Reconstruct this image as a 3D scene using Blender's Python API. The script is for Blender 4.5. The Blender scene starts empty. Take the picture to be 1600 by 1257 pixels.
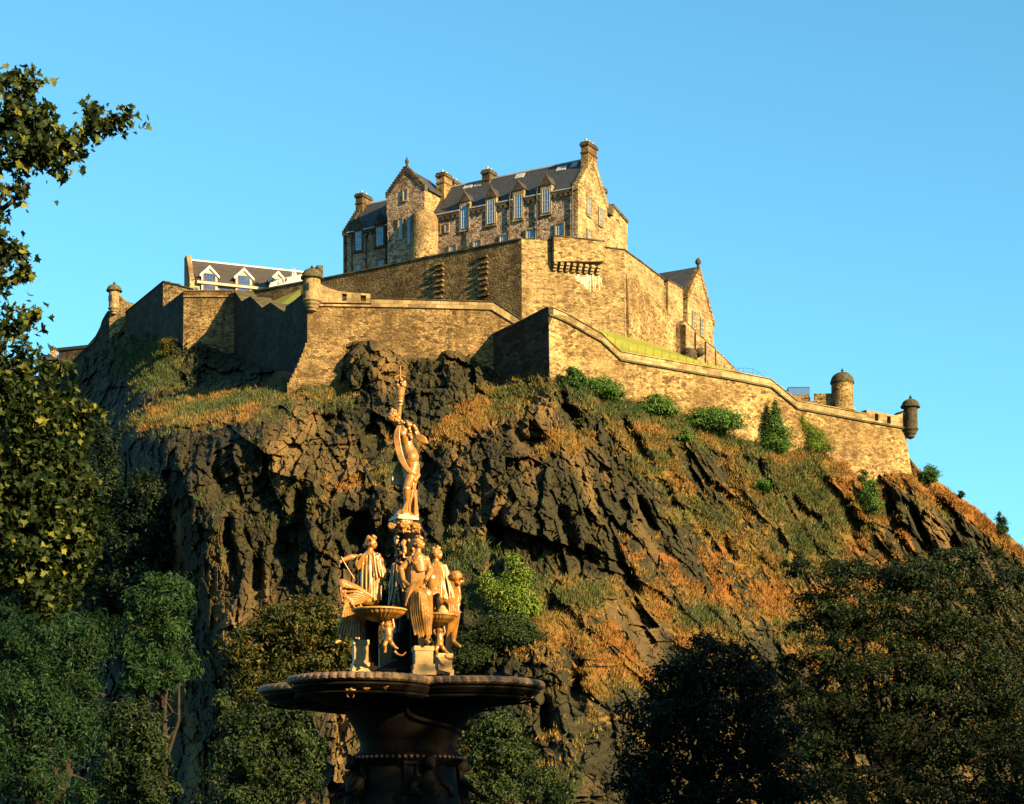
import bpy, bmesh, math, random
import numpy as np
from mathutils import Vector, Matrix
R = math.radians
SC = bpy.context.scene
COL = SC.collection

# ---------------------------------------------------------------- camera
FPX, HROW, EYE = 3000.0, 1330.0, 1.6          # focal length and horizon row in photo pixels, eye height
cam_d = bpy.data.cameras.new('camera')
cam = bpy.data.objects.new('camera', cam_d); COL.objects.link(cam)
cam.location = (0, 0, EYE); cam.rotation_euler = (R(90), 0, 0)
cam_d.sensor_fit = 'HORIZONTAL'; cam_d.sensor_width = 36.0
cam_d.lens = 36.0 * FPX / 1600.0
cam_d.shift_x = 0.0; cam_d.shift_y = (HROW - 628.5) / 1600.0   # rising front, verticals stay parallel
cam_d.clip_start = 0.5; cam_d.clip_end = 6000
SC.camera = cam

# ---------------------------------------------------------------- light
SUN_AZ, SUN_EL = R(48), R(20.5)                  # to the right of and behind the viewer
SUN = Vector((math.sin(SUN_AZ) * math.cos(SUN_EL), -math.cos(SUN_AZ) * math.cos(SUN_EL), math.sin(SUN_EL)))
sl = bpy.data.lights.new('sun', 'SUN'); so = bpy.data.objects.new('sun', sl); COL.objects.link(so)
sl.energy = 5.0; sl.angle = R(0.5); sl.color = (1.0, 0.70, 0.32)
so.rotation_euler = SUN.to_track_quat('Z', 'Y').to_euler(); so.location = (60, -60, 80)
W = bpy.data.worlds.new('World'); SC.world = W; W.use_nodes = True
wt = W.node_tree; bg = wt.nodes['Background']
sky = wt.nodes.new('ShaderNodeTexSky'); sky.sky_type = 'NISHITA'; sky.sun_disc = False
sky.sun_elevation = SUN_EL; sky.sun_rotation = math.atan2(SUN.x, SUN.y)
sky.air_density = 1.0; sky.dust_density = 0.9; sky.ozone_density = 1.0
tn = wt.nodes.new('ShaderNodeMix'); tn.data_type = 'RGBA'; tn.blend_type = 'MULTIPLY'
tn.inputs['Factor'].default_value = 1.0
tn.inputs['B'].default_value = (0.44, 0.93, 1.0, 1)
wt.links.new(sky.outputs[0], tn.inputs['A']); wt.links.new(tn.outputs['Result'], bg.inputs['Color'])
bg.inputs['Strength'].default_value = 0.05
SC.view_settings.view_transform = 'Standard'; SC.view_settings.look = 'None'
SC.view_settings.gamma = 1.0; SC.view_settings.exposure = 2.4
SC.render.engine = 'CYCLES'
SC.cycles.max_bounces = 5; SC.cycles.diffuse_bounces = 2; SC.cycles.transparent_max_bounces = 4
# ---------------------------------------------------------------- helpers
rng = np.random.default_rng(7)
random.seed(11)

def P(px, py, Y):
    """World point at distance Y seen at photo pixel px, py."""
    return Vector(((px - 800) / FPX * Y, Y, EYE + (HROW - py) / FPX * Y))
def ZP(py, Y): return EYE + (HROW - py) / FPX * Y
def XP(px, Y): return (px - 800) / FPX * Y

class MB:
    """Collects shapes and links them as one mesh object."""
    def __init__(s): s.v = []; s.f = []
    def add(s, verts, faces):
        n = len(s.v); s.v += [tuple(p) for p in verts]; s.f += [tuple(i + n for i in f) for f in faces]
    def hexa(s, b, t):
        """bottom four and top four corners, both counter-clockwise from above"""
        s.add(list(b) + list(t), [(3,2,1,0),(4,5,6,7),(0,1,5,4),(1,2,6,5),(2,3,7,6),(3,0,4,7)])
    def box(s, c, size, rz=0.0, top=1.0):
        cx, cy, cz = c; dx, dy, dz = size[0]/2, size[1]/2, size[2]/2
        ca, sa = math.cos(rz), math.sin(rz)
        def q(x, y, z): return (cx + x*ca - y*sa, cy + x*sa + y*ca, cz + z)
        s.hexa([q(-dx,-dy,-dz), q(dx,-dy,-dz), q(dx,dy,-dz), q(-dx,dy,-dz)],
               [q(-dx*top,-dy*top,dz), q(dx*top,-dy*top,dz), q(dx*top,dy*top,dz), q(-dx*top,dy*top,dz)])
    def prism(s, poly, vec):
        """polygon (list of 3D points) pushed along vec"""
        n = len(poly); vec = Vector(vec); a = [Vector(p) for p in poly]; b = [p + vec for p in a]
        s.add(a + b, [tuple(range(n-1, -1, -1)), tuple(range(n, 2*n))] + [(i, (i+1) % n, n + (i+1) % n, n + i) for i in range(n)])
    def tube(s, pts, rad, n=8, cap=True):
        pts = [Vector(p) for p in pts]
        if not hasattr(rad, '__len__'): rad = [rad] * len(pts)
        base = len(s.v); up = Vector((0.13, 0.21, 1))
        for i, p in enumerate(pts):
            d = (pts[min(i+1, len(pts)-1)] - pts[max(i-1, 0)])
            if d.length < 1e-9: d = Vector((0,0,1))
            d.normalize()
            a = d.cross(up)
            if a.length < 1e-3: a = d.cross(Vector((1,0,0)))
            a.normalize(); b = d.cross(a)
            for k in range(n):
                t = 2*math.pi*k/n
                s.v.append(tuple(p + (a*math.cos(t) + b*math.sin(t)) * rad[i]))
        for i in range(len(pts)-1):
            for k in range(n):
                k2 = (k+1) % n
                s.f.append((base+i*n+k, base+i*n+k2, base+(i+1)*n+k2, base+(i+1)*n+k))
        if cap:
            s.f.append(tuple(base + k for k in range(n-1, -1, -1)))
            s.f.append(tuple(base + (len(pts)-1)*n + k for k in range(n)))
    def lathe(s, c, prof, n=24, flute=0, fdep=0.0, a0=0.0):
        """profile [(radius, z)] bottom to top about a vertical axis through c"""
        base = len(s.v); cx, cy, cz = c
        for (r, z) in prof:
            for k in range(n):
                t = a0 + 2*math.pi*k/n
                rr = r * (1 + (fdep * abs(math.sin(flute*t/2)) if flute else 0))
                s.v.append((cx + rr*math.cos(t), cy + rr*math.sin(t), cz + z))
        for i in range(len(prof)-1):
            for k in range(n):
                k2 = (k+1) % n
                s.f.append((base+i*n+k, base+i*n+k2, base+(i+1)*n+k2, base+(i+1)*n+k))
        s.f.append(tuple(base + k for k in range(n-1, -1, -1)))
        s.f.append(tuple(base + (len(prof)-1)*n + k for k in range(n)))
    def blob(s, c, r, n=10, m=7, rot=None, jit=0.0):
        base = len(s.v); c = Vector(c)
        if not hasattr(r, '__len__'): r = (r, r, r)
        for i in range(m+1):
            ph = math.pi * i / m
            for k in range(n):
                t = 2*math.pi*k/n
                p = Vector((r[0]*math.sin(ph)*math.cos(t), r[1]*math.sin(ph)*math.sin(t), r[2]*math.cos(ph)))
                if jit: p *= 1 + random.uniform(-jit, jit)
                if rot is not None: p = rot @ p
                s.v.append(tuple(c + p))
        for i in range(m):
            for k in range(n):
                k2 = (k+1) % n
                s.f.append((base+(i+1)*n+k, base+(i+1)*n+k2, base+i*n+k2, base+i*n+k))
    def build(s, name, mat, parent=None, smooth=False, uv=True):
        me = bpy.data.meshes.new(name); me.from_pydata(s.v, [], s.f); me.validate()
        if uv: auto_uv(me)
        if smooth: me.polygons.foreach_set('use_smooth', [True]*len(me.polygons))
        return link(name, me, mat, parent)

def link(name, me, mat, parent=None):
    o = bpy.data.objects.new(name, me); COL.objects.link(o)
    if mat is not None and not me.materials: me.materials.append(mat)
    if parent is not None:
        o.parent = parent; o.matrix_parent_inverse = Matrix.Translation(-parent.location)
        o.matrix_parent_inverse = parent_mat(parent).inverted()
    return o
def parent_mat(p):
    m = Matrix.Translation(p.location) @ p.rotation_euler.to_matrix().to_4x4()
    return parent_mat(p.parent) @ p.matrix_parent_inverse @ m if p.parent else m

def auto_uv(me):
    """metric UVs: u along the horizontal tangent of each face, v up the face"""
    n = len(me.polygons)
    if n == 0: return
    uvl = me.uv_layers.new(name='UVMap')
    co = np.empty(len(me.vertices)*3); me.vertices.foreach_get('co', co); co = co.reshape(-1,3)
    nr = np.empty(n*3); me.polygons.foreach_get('normal', nr); nr = nr.reshape(-1,3)
    lt = np.empty(n, dtype=np.int64); me.polygons.foreach_get('loop_total', lt)
    li = np.empty(len(me.loops), dtype=np.int64); me.loops.foreach_get('vertex_index', li)
    t = np.stack([-nr[:,1], nr[:,0], np.zeros(n)], 1); L = np.linalg.norm(t, axis=1)
    flat = L < 0.05; t[flat] = (1,0,0); L[flat] = 1; t /= L[:,None]
    b = np.cross(nr, t)
    pi = np.repeat(np.arange(n), lt)
    p = co[li]
    uv = np.stack([(p*t[pi]).sum(1), (p*b[pi]).sum(1)], 1)
    uvl.data.foreach_set('uv', uv.astype(np.float32).ravel())

def big_mesh(name, co, quads, attrs=None, tris=None, smooth=True):
    """fast mesh from numpy arrays (all quads or all triangles)"""
    f = quads if quads is not None else tris
    k = f.shape[1]
    me = bpy.data.meshes.new(name)
    me.vertices.add(len(co)); me.vertices.foreach_set('co', co.astype(np.float32).ravel())
    me.loops.add(f.size); me.loops.foreach_set('vertex_index', f.astype(np.int32).ravel())
    me.polygons.add(len(f)); me.polygons.foreach_set('loop_start', np.arange(0, f.size, k, dtype=np.int32))
    me.polygons.foreach_set('use_smooth', np.full(len(f), smooth))
    me.update(calc_edges=True)
    for nm, a in (attrs or {}).items():
        at = me.attributes.new(nm, 'FLOAT', 'POINT'); at.data.foreach_set('value', a.astype(np.float32).ravel())
    return me

def tag(o, label=None, cat=None, group=None, kind=None):
    if label: o['label'] = label
    if cat: o['category'] = cat
    if group: o['group'] = group
    if kind: o['kind'] = kind
    return o
def thing(name, loc, label, cat, group=None, rz=0.0):
    o = bpy.data.objects.new(name, None); COL.objects.link(o)
    o.location = loc; o.rotation_euler = (0, 0, rz); o.empty_display_size = 0.5
    return tag(o, label, cat, group)
def copy_tree(o, parent=None):
    c = o.copy(); COL.objects.link(c)
    if parent is not None: c.parent = parent
    for ch in list(o.children): copy_tree(ch, c)
    return c

# ---------------------------------------------------------------- noise in numpy
def hash2(i, j, k):
    h = (i.astype(np.int64) * 374761393 + j.astype(np.int64) * 668265263 + k * 1442695041) & 0xFFFFFFFF
    h = ((h ^ (h >> 13)) * 1274126177) & 0xFFFFFFFF
    h = ((h ^ (h >> 16)) * 2246822519) & 0xFFFFFFFF
    return ((h ^ (h >> 15)) & 0xFFFFFF) / float(0xFFFFFF)
def vnoise(x, y, k=0):
    i = np.floor(x); j = np.floor(y); fx = x - i; fy = y - j
    fx = fx*fx*(3-2*fx); fy = fy*fy*(3-2*fy)
    a = hash2(i, j, k); b = hash2(i+1, j, k); c = hash2(i, j+1, k); d = hash2(i+1, j+1, k)
    return (a*(1-fx)+b*fx)*(1-fy) + (c*(1-fx)+d*fx)*fy
def fbm(x, y, k=0, octv=4, gain=0.5):
    s = np.zeros_like(x); a = 1.0; t = 0.0
    for o in range(octv):
        s += a * vnoise(x * 2**o + 13.7*o, y * 2**o - 7.3*o, k + o); t += a; a *= gain
    return s / t
def facets(x, y, k, tilt_x=1.0, tilt_y=0.6, jit=0.9):
    """blocky joints: every cell is a tilted plane with its own offset; returns height about -0.5..0.5 and distance to the cell's edge"""
    i0 = np.floor(x); j0 = np.floor(y)
    best = np.full(x.shape, 1e9); sec = np.full(x.shape, 1e9); h = np.zeros_like(x)
    for di in (-1, 0, 1):
        for dj in (-1, 0, 1):
            i = i0 + di; j = j0 + dj
            cx = i + 0.5 + jit*(hash2(i, j, k) - 0.5); cy = j + 0.5 + jit*(hash2(i, j, k+1) - 0.5)
            dx = x - cx; dy = y - cy; d = dx*dx + dy*dy
            hh = (hash2(i, j, k+2) - 0.5) + tilt_x*(hash2(i, j, k+3) - 0.5)*dx + tilt_y*(hash2(i, j, k+4) - 0.5)*dy
            m = d < best
            sec = np.where(m, best, np.minimum(sec, d)); h = np.where(m, hh, h); best = np.where(m, d, best)
    return h, np.sqrt(sec) - np.sqrt(best)

# ---------------------------------------------------------------- materials
class NT:
    alb = 0.5          # the photograph is exposed for deep colour: every base colour is held down, the exposure is up
    def __init__(s, name, rough=0.9, spec=0.25):
        s.m = bpy.data.materials.new(name); s.m.use_nodes = True; s.t = s.m.node_tree
        s.b = s.t.nodes['Principled BSDF']; s.b.inputs['Roughness'].default_value = rough
        s.b.inputs['Specular IOR Level'].default_value = spec
    def n(s, typ, **kw):
        nd = s.t.nodes.new(typ)
        for k, v in kw.items():
            if hasattr(nd, k) and not k[0].isupper(): setattr(nd, k, v)
            else: nd.inputs[k.replace('_', ' ')].default_value = v
        return nd
    def l(s, a, b): s.t.links.new(a, b)
    def mixc(s, fac, a, b, mode='MIX'):
        nd = s.t.nodes.new('ShaderNodeMix'); nd.data_type = 'RGBA'; nd.blend_type = mode
        for val, key in ((fac, 'Factor'), (a, 'A'), (b, 'B')):
            sock = nd.inputs[key] if key == 'Factor' else [i for i in nd.inputs if i.name == key and i.type == 'RGBA'][0]
            if hasattr(val, 'links'): s.l(val, sock)
            else: sock.default_value = val if key == 'Factor' else (*val, 1)
        return [o for o in nd.outputs if o.type == 'RGBA'][0]
    def ramp(s, fac, stops, interp='LINEAR'):
        nd = s.t.nodes.new('ShaderNodeValToRGB'); cr = nd.color_ramp; cr.interpolation = interp
        while len(cr.elements) < len(stops): cr.elements.new(0.5)
        for e, (p, c) in zip(cr.elements, stops):
            e.position = p; e.color = (*c, 1) if len(c) == 3 else c
        s.l(fac, nd.inputs[0]); return nd.outputs[0]
    def noise(s, vec, scale, detail=4, rough=0.55):
        nd = s.n('ShaderNodeTexNoise'); nd.inputs['Scale'].default_value = scale
        nd.inputs['Detail'].default_value = detail; nd.inputs['Roughness'].default_value = rough
        if vec is not None: s.l(vec, nd.inputs['Vector'])
        return nd.outputs[0]
    def vscale(s, vec, sc):
        nd = s.n('ShaderNodeMapping'); nd.inputs['Scale'].default_value = sc; s.l(vec, nd.inputs['Vector']); return nd.outputs[0]
    def bump(s, h, strength, dist):
        nd = s.n('ShaderNodeBump'); nd.inputs['Strength'].default_value = strength; nd.inputs['Distance'].default_value = dist
        s.l(h, nd.inputs['Height']); s.l(nd.outputs[0], s.b.inputs['Normal'])
    def col(s, c):
        if hasattr(c, 'links'): s.l(s.mixc(1.0, c, (s.alb,)*3, 'MULTIPLY'), s.b.inputs['Base Color'])
        else: s.b.inputs['Base Color'].default_value = (*(x*s.alb for x in c), 1)
    def math(s, op, a, b):
        nd = s.n('ShaderNodeMath'); nd.operation = op
        for i, v in enumerate((a, b)):
            if hasattr(v, 'links'): s.l(v, nd.inputs[i])
            else: nd.inputs[i].default_value = v
        return nd.outputs[0]

def stone(name, light, mid, dark, bw=0.75, bh=0.33, rubble=False, stain=0.5, moss=0.0, streak=0.4):
    """weathered masonry; colour varies stone by stone, in patches and in drips"""
    m = NT(name, 0.92, 0.15)
    uv = m.n('ShaderNodeUVMap').outputs[0]
    geo = m.n('ShaderNodeNewGeometry').outputs['Position']
    wob = m.noise(uv, 1.7, 2)
    nv = m.n('ShaderNodeVectorMath', operation='MULTIPLY_ADD')
    m.l(wob, nv.inputs[0]); nv.inputs[1].default_value = (0.16, 0.10, 0); m.l(uv, nv.inputs[2])
    v = nv.outputs[0]
    if rubble:
        vo = m.n('ShaderNodeTexVoronoi'); vo.inputs['Scale'].default_value = 1.0
        m.l(m.vscale(v, (1/bw, 1/bh, 1)), vo.inputs['Vector'])
        sep = m.n('ShaderNodeSeparateColor'); m.l(vo.outputs['Color'], sep.inputs[0]); rnd = sep.outputs[0]
        vd = m.n('ShaderNodeTexVoronoi'); vd.feature = 'DISTANCE_TO_EDGE'; vd.inputs['Scale'].default_value = 1.0
        m.l(m.vscale(v, (1/bw, 1/bh, 1)), vd.inputs['Vector'])
        edge = m.math('MULTIPLY', vd.outputs['Distance'], 6.0)
        edge = m.math('MINIMUM', edge, 1.0)
    else:
        br = m.n('ShaderNodeTexBrick'); br.inputs['Scale'].default_value = 1.0
        br.inputs['Color1'].default_value = (0,0,0,1); br.inputs['Color2'].default_value = (1,1,1,1); br.inputs['Mortar'].default_value = (0.45,0.45,0.45,1)
        br.inputs['Mortar Size'].default_value = 0.018; br.inputs['Brick Width'].default_value = bw; br.inputs['Row Height'].default_value = bh
        br.offset = 0.5; br.inputs['Mortar Smooth'].default_value = 0.3; m.l(v, br.inputs['Vector'])
        sep = m.n('ShaderNodeSeparateColor'); m.l(br.outputs['Color'], sep.inputs[0]); rnd = sep.outputs[0]
        edge = m.math('SUBTRACT', 1.0, br.outputs['Fac'])
    fine = m.noise(geo, 2.6, 6, 0.75)
    a = m.math('MULTIPLY', rnd, 0.50); b = m.math('MULTIPLY', fine, 0.74)
    t = m.math('ADD', a, b)
    c = m.ramp(t, [(0.36, dark), (0.50, mid), (0.65, light), (1.0, tuple(min(1, x*1.12) for x in light))])
    big = m.ramp(m.noise(geo, 0.17, 7, 0.72), [(0.42, (0,0,0)), (0.62, (1,1,1))])
    c = m.mixc(m.math('MULTIPLY', big, min(0.85, stain*1.45)), c, tuple(x*0.36 + y*0.25 for x, y in zip(mid, dark)))
    b2 = m.ramp(m.noise(geo, 0.42, 7, 0.78), [(0.46, (0,0,0)), (0.66, (1,1,1))])
    c = m.mixc(m.math('MULTIPLY', b2, 0.8), c, tuple(x*1.15 for x in dark))
    pl = m.ramp(m.noise(geo, 0.24, 4, 0.6), [(0.52, (0,0,0)), (0.7, (1,1,1))])
    c = m.mixc(m.math('MULTIPLY', pl, 0.35), c, tuple(min(1, x*1.25) for x in light))
    cr = m.ramp(m.noise(m.vscale(uv, (0.35, 2.6, 1)), 1.0, 4, 0.65), [(0.54, (0,0,0)), (0.68, (1,1,1))])
    c = m.mixc(m.math('MULTIPLY', cr, 0.5), c, dark)
    dr = m.ramp(m.noise(m.vscale(uv, (0.9, 0.10, 1)), 1.0, 5, 0.7), [(0.47, (0,0,0)), (0.72, (1,1,1))])
    c = m.mixc(m.math('MULTIPLY', dr, streak), c, tuple(x*0.55 for x in dark))
    if moss:
        mo = m.ramp(m.noise(geo, 0.33, 5, 0.7), [(0.47, (0,0,0)), (0.62, (1,1,1))])
        c = m.mixc(m.math('MULTIPLY', mo, moss), c, (0.10, 0.095, 0.03))
    c = m.mixc(m.math('MULTIPLY', m.math('SUBTRACT', 1.0, edge), 0.32), c, tuple(x*0.6 for x in dark))
    m.col(c)
    m.bump(m.math('ADD', m.math('MULTIPLY', edge, 0.7), m.math('ADD', m.math('MULTIPLY', rnd, 0.5), fine)), 0.7, 0.09)
    return m.m

def plain(name, col, rough=0.8, spec=0.3, var=0.25, scale=1.5, bump=0.0, metallic=0.0):
    m = NT(name, rough, spec)
    geo = m.n('ShaderNodeNewGeometry').outputs['Position']
    nz = m.noise(geo, scale, 4, 0.6)
    c = m.ramp(nz, [(0.3, tuple(x*(1-var) for x in col)), (0.7, tuple(min(1, x*(1+var)) for x in col))])
    m.col(c); m.b.inputs['Metallic'].default_value = metallic
    if bump: m.bump(nz, 0.5, bump)
    return m.m

def slate(name, col):
    m = NT(name, 0.6, 0.35)
    uv = m.n('ShaderNodeUVMap').outputs[0]; geo = m.n('ShaderNodeNewGeometry').outputs['Position']
    br = m.n('ShaderNodeTexBrick'); br.inputs['Scale'].default_value = 1.0
    br.inputs['Color1'].default_value = (*(x*0.7 for x in col), 1); br.inputs['Color2'].default_value = (*(x*1.35 for x in col), 1)
    br.inputs['Mortar'].default_value = (*(x*0.4 for x in col), 1); br.inputs['Mortar Size'].default_value = 0.012
    br.inputs['Brick Width'].default_value = 0.34; br.inputs['Row Height'].default_value = 0.24; m.l(uv, br.inputs['Vector'])
    c = m.mixc(m.math('MULTIPLY', m.noise(geo, 0.5, 5, 0.6), 0.5), br.outputs['Color'], tuple(x*1.25 for x in col))
    m.col(c); m.bump(m.math('SUBTRACT', 1.0, br.outputs['Fac']), 0.4, 0.03)
    return m.m

M = {}
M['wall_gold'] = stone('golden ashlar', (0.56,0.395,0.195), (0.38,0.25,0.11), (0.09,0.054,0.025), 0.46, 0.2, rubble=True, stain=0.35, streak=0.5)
M['wall_mottled'] = stone('mottled rampart stone', (0.58,0.40,0.185), (0.35,0.22,0.085), (0.08,0.046,0.018), 0.40, 0.21, rubble=True, stain=0.5, streak=0.35)
M['wall_brown'] = stone('browned rampart stone', (0.46,0.31,0.14), (0.27,0.165,0.065), (0.065,0.038,0.016), 0.40, 0.21, rubble=True, stain=0.6, streak=0.5)
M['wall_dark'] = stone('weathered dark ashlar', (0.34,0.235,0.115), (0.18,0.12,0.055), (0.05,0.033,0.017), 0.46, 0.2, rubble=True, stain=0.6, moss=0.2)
M['rubble'] = stone('pink and brown rubble', (0.66,0.49,0.37), (0.40,0.27,0.195), (0.10,0.066,0.048), 0.36, 0.25, rubble=True, stain=0.3, streak=0.25)
M['gable'] = stone('pale gable stone', (0.58,0.43,0.23), (0.42,0.29,0.135), (0.12,0.075,0.038), 0.46, 0.21, rubble=True, stain=0.4, streak=0.2)
M['trim'] = stone('dressed stone', (0.46,0.345,0.18), (0.33,0.235,0.115), (0.15,0.10,0.05), 0.9, 0.5, stain=0.3)
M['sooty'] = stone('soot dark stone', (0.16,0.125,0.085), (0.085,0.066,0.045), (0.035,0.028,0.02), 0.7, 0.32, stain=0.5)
M['dome'] = stone('lichened dome stone', (0.16,0.135,0.07), (0.09,0.076,0.04), (0.04,0.034,0.02), 0.8, 0.4, stain=0.4, moss=0.5)
M['shadow_stone'] = stone('shade darkened rubble', (0.10,0.08,0.055), (0.05,0.04,0.028), (0.018,0.014,0.01), 0.8, 0.42, rubble=True, stain=0.5)  # rubble of the shaded flanks, their shade darkened into the base colour
M['slate'] = slate('blue black slate', (0.036,0.04,0.052))
M['slate_brown'] = slate('brown slate', (0.055,0.047,0.043))
M['lead'] = plain('lead flashing', (0.42,0.42,0.42), 0.55, 0.4)
M['white'] = plain('white painted wood', (0.56,0.55,0.53), 0.6, 0.3, 0.05)
M['pale_render'] = plain('pale render', (0.46,0.39,0.31), 0.9, 0.2, 0.08)
M['iron'] = plain('black iron', (0.025,0.022,0.02), 0.6, 0.3, 0.2)
M['red_frame'] = plain('red brown window frame', (0.20,0.07,0.045), 0.6, 0.3, 0.1)
M['streak'] = plain('white lime streak', (0.62,0.54,0.42), 0.9, 0.2, 0.3, 3)
def glass_mat(a=(0.16,0.27,0.38), b=(0.34,0.50,0.62)):
    m = NT('window glass', 0.08, 0.8)
    geo = m.n('ShaderNodeNewGeometry').outputs['Position']
    c = m.ramp(m.noise(geo, 1.3, 2), [(0.35, a), (0.7, b)])
    m.col(c); m.b.inputs['Metallic'].default_value = 0.75
    m.bump(m.noise(geo, 2.5, 1), 0.25, 0.02)
    return m.m
M['glass'] = glass_mat()
M['glass_dark'] = glass_mat((0.05,0.07,0.13), (0.12,0.17,0.30))
# ---------------------------------------------------------------- ground
g = MB(); g.add([(-4000,-400,-0.15),(4000,-400,-0.15),(4000,5000,-0.15),(-4000,5000,-0.15)], [(0,1,2,3)])
mg = NT('lawn'); gp = mg.n('ShaderNodeNewGeometry').outputs['Position']
mg.col(mg.ramp(mg.noise(gp, 0.7, 6, 0.7), [(0.3, (0.02,0.035,0.008)), (0.7, (0.05,0.075,0.02))]))
tag(g.build('ground', mg.m), kind='structure')

# ---------------------------------------------------------------- the crag: distance as a smooth function of where it stands, then broken into joints
CP = np.array([
 # foot of the walls (px, py, Y)
 (-80,640,262),(20,640,250),(88,604,247),(128,565,248),(165,525,243),(192,502,241),(215,515,237),(253,522,224),(283,530,215),
 (330,545,213),(366,560,211),(405,580,200),(445,602,187),(480,600,183.5),(528,592,183.5),(542,548,184),(600,548,184),
 (650,574,184.5),(720,558,184.3),(766,592,184.8),(815,596,180.5),(857,592,176.8),(900,598,179),(1000,632,183),(1100,655,187),
 (1200,692,191),(1300,704,195),(1432,738,200),(1470,760,201),(1530,802,204),(1600,862,208),(1700,945,214),(1800,1030,220),
 # just above the foot: behind the walls
 (542,525,188),(600,525,188),(720,535,188),(860,570,182),(1000,610,187),(1200,670,195),(1420,715,204),(480,575,188),(366,535,217),(283,510,220),(165,500,249),
 # bulging outcrops against the lower wall
 (585,570,180.5),(725,580,181.5),(690,600,179),
 # left ledge, the lit rock rim below it, and the left flank
 (300,600,204),(250,560,214),(200,600,218),(130,640,232),(330,640,186),(420,625,180),(210,672,190),(300,678,172),(400,668,169),(480,650,174),
 (180,720,196),(120,760,214),(20,740,235),(230,720,180),(180,860,192),(230,860,176),(285,800,160),(320,860,154),(300,720,165),
 (180,1000,186),(250,1000,168),(320,1000,149),(100,1100,192),(250,1200,158),(20,1000,215),(-80,900,235),(-80,1200,215),(60,1250,185),
 # middle cliff
 (380,760,162),(500,720,164),(600,680,171),(640,760,161),(500,850,156),(620,900,152),(400,950,148),(520,1000,146),
 (760,660,172),(840,620,176),(840,700,166),(760,740,161),(880,800,158),(760,850,154),(930,720,169),(980,860,159),(880,900,152),
 (920,940,147),(800,980,143),(900,1010,141),(980,960,152),(960,1100,136),(860,1100,134),(700,1050,140),(780,1180,130),(600,1100,140),(900,1200,128),
 (400,1100,142),(400,1250,132),(600,1250,128),(800,1290,122),(1000,1250,126),
 # right slope
 (1040,720,176),(1120,760,180),(1100,860,170),(1200,820,181),(1180,940,170),(1300,800,190),(1300,950,176),(1400,850,190),(1450,800,197),
 (1500,880,198),(1560,900,203),(1100,1050,150),(1250,1100,158),(1450,1000,180),(1600,1050,195),(1400,1200,165),(1200,1250,145),(1600,1250,185),(1780,1250,205),
], dtype=float)
def tps_fit(P_, v):
    n = len(P_); d = np.linalg.norm(P_[:,None]-P_[None], axis=2)
    K = np.where(d > 0, d*d*np.log(d+1e-9), 0) + np.eye(n)*2e-3
    A = np.zeros((n+3, n+3)); A[:n,:n] = K; A[:n,n] = 1; A[:n,n+1:] = P_; A[n:,:n] = A[:n,n:].T
    return np.linalg.solve(A, np.concatenate([v, np.zeros(3)]))
CPn = CP[:, :2] / 400.0
CW = tps_fit(CPn, CP[:, 2])
def hill_depth(px, py):
    q = np.stack([px.ravel(), py.ravel()], 1) / 400.0
    out = np.empty(len(q))
    for s in range(0, len(q), 60000):
        b = q[s:s+60000]; d2 = ((b[:,None]-CPn[None])**2).sum(2)
        out[s:s+60000] = (0.5*d2*np.log(d2+1e-12)) @ CW[:-3] + CW[-3] + b @ CW[-2:]
    return out.reshape(px.shape)
TOP = np.array([(-100,655),(20,625),(60,606),(88,592),(128,550),(165,506),(190,488),(215,496),(255,500),(285,508),(365,530),(405,555),(445,580),
 (478,572),(530,545),(542,524),(600,524),(650,548),(720,535),(765,568),(860,566),(1000,606),(1100,628),(1200,666),(1300,680),(1420,714),
 (1436,734),(1470,756),(1530,798),(1600,858),(1700,940),(1800,1024)], dtype=float)

def ell(px, py, L):
    s = np.zeros_like(px)
    for cx, cy, rx, ry, an, st in L:
        c, q = math.cos(R(an)), math.sin(R(an)); dx = px-cx; dy = py-cy
        u = (dx*c + dy*q)/rx; v = (-dx*q + dy*c)/ry
        s = np.maximum(s, st*np.exp(-(u*u+v*v)**1.3))
    return s
GRASS = [(760,640,130,28,-30,0.85),(1150,678,310,36,15,1.0),(1190,820,180,115,38,0.64),(1070,930,140,66,30,0.66),(930,932,115,30,8,0.7),
 (860,985,80,34,-20,0.66),(320,640,155,30,-9,0.72),(235,575,70,45,0,0.6),(1530,806,140,24,38,1.0),(1010,700,150,40,44,0.70),(560,760,70,45,0,0.35),
 (520,618,60,26,0,0.6),(940,1040,60,50,0,0.45),(720,860,70,40,0,0.5),(885,690,55,22,-10,0.75),(1300,980,200,90,30,0.6),(1260,755,150,50,30,0.8),
 (800,930,70,40,0,0.8),(480,790,40,30,0,0.3),(620,690,30,40,0,0.4),(860,1190,60,60,0,0.5),(940,1000,60,26,-30,0.6),(1420,760,60,40,30,0.6)]
GREEN = [(960,612,110,30,22,1),(1060,655,60,30,15,1),(1150,668,90,34,12,0.9),(780,900,90,70,0,1),(790,640,60,30,-30,0.8),(250,560,70,50,0,0.2),
 (1060,700,70,60,40,0.6),(1190,765,100,44,35,0.45),(1070,790,50,80,-50,0.4),(1130,970,80,28,20,0.4),(1260,860,60,40,30,0.35),(880,935,60,16,8,0.5),(960,930,60,20,10,0.5),(720,660,40,30,-30,0.5),(1240,690,60,30,20,0.7)]
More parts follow.
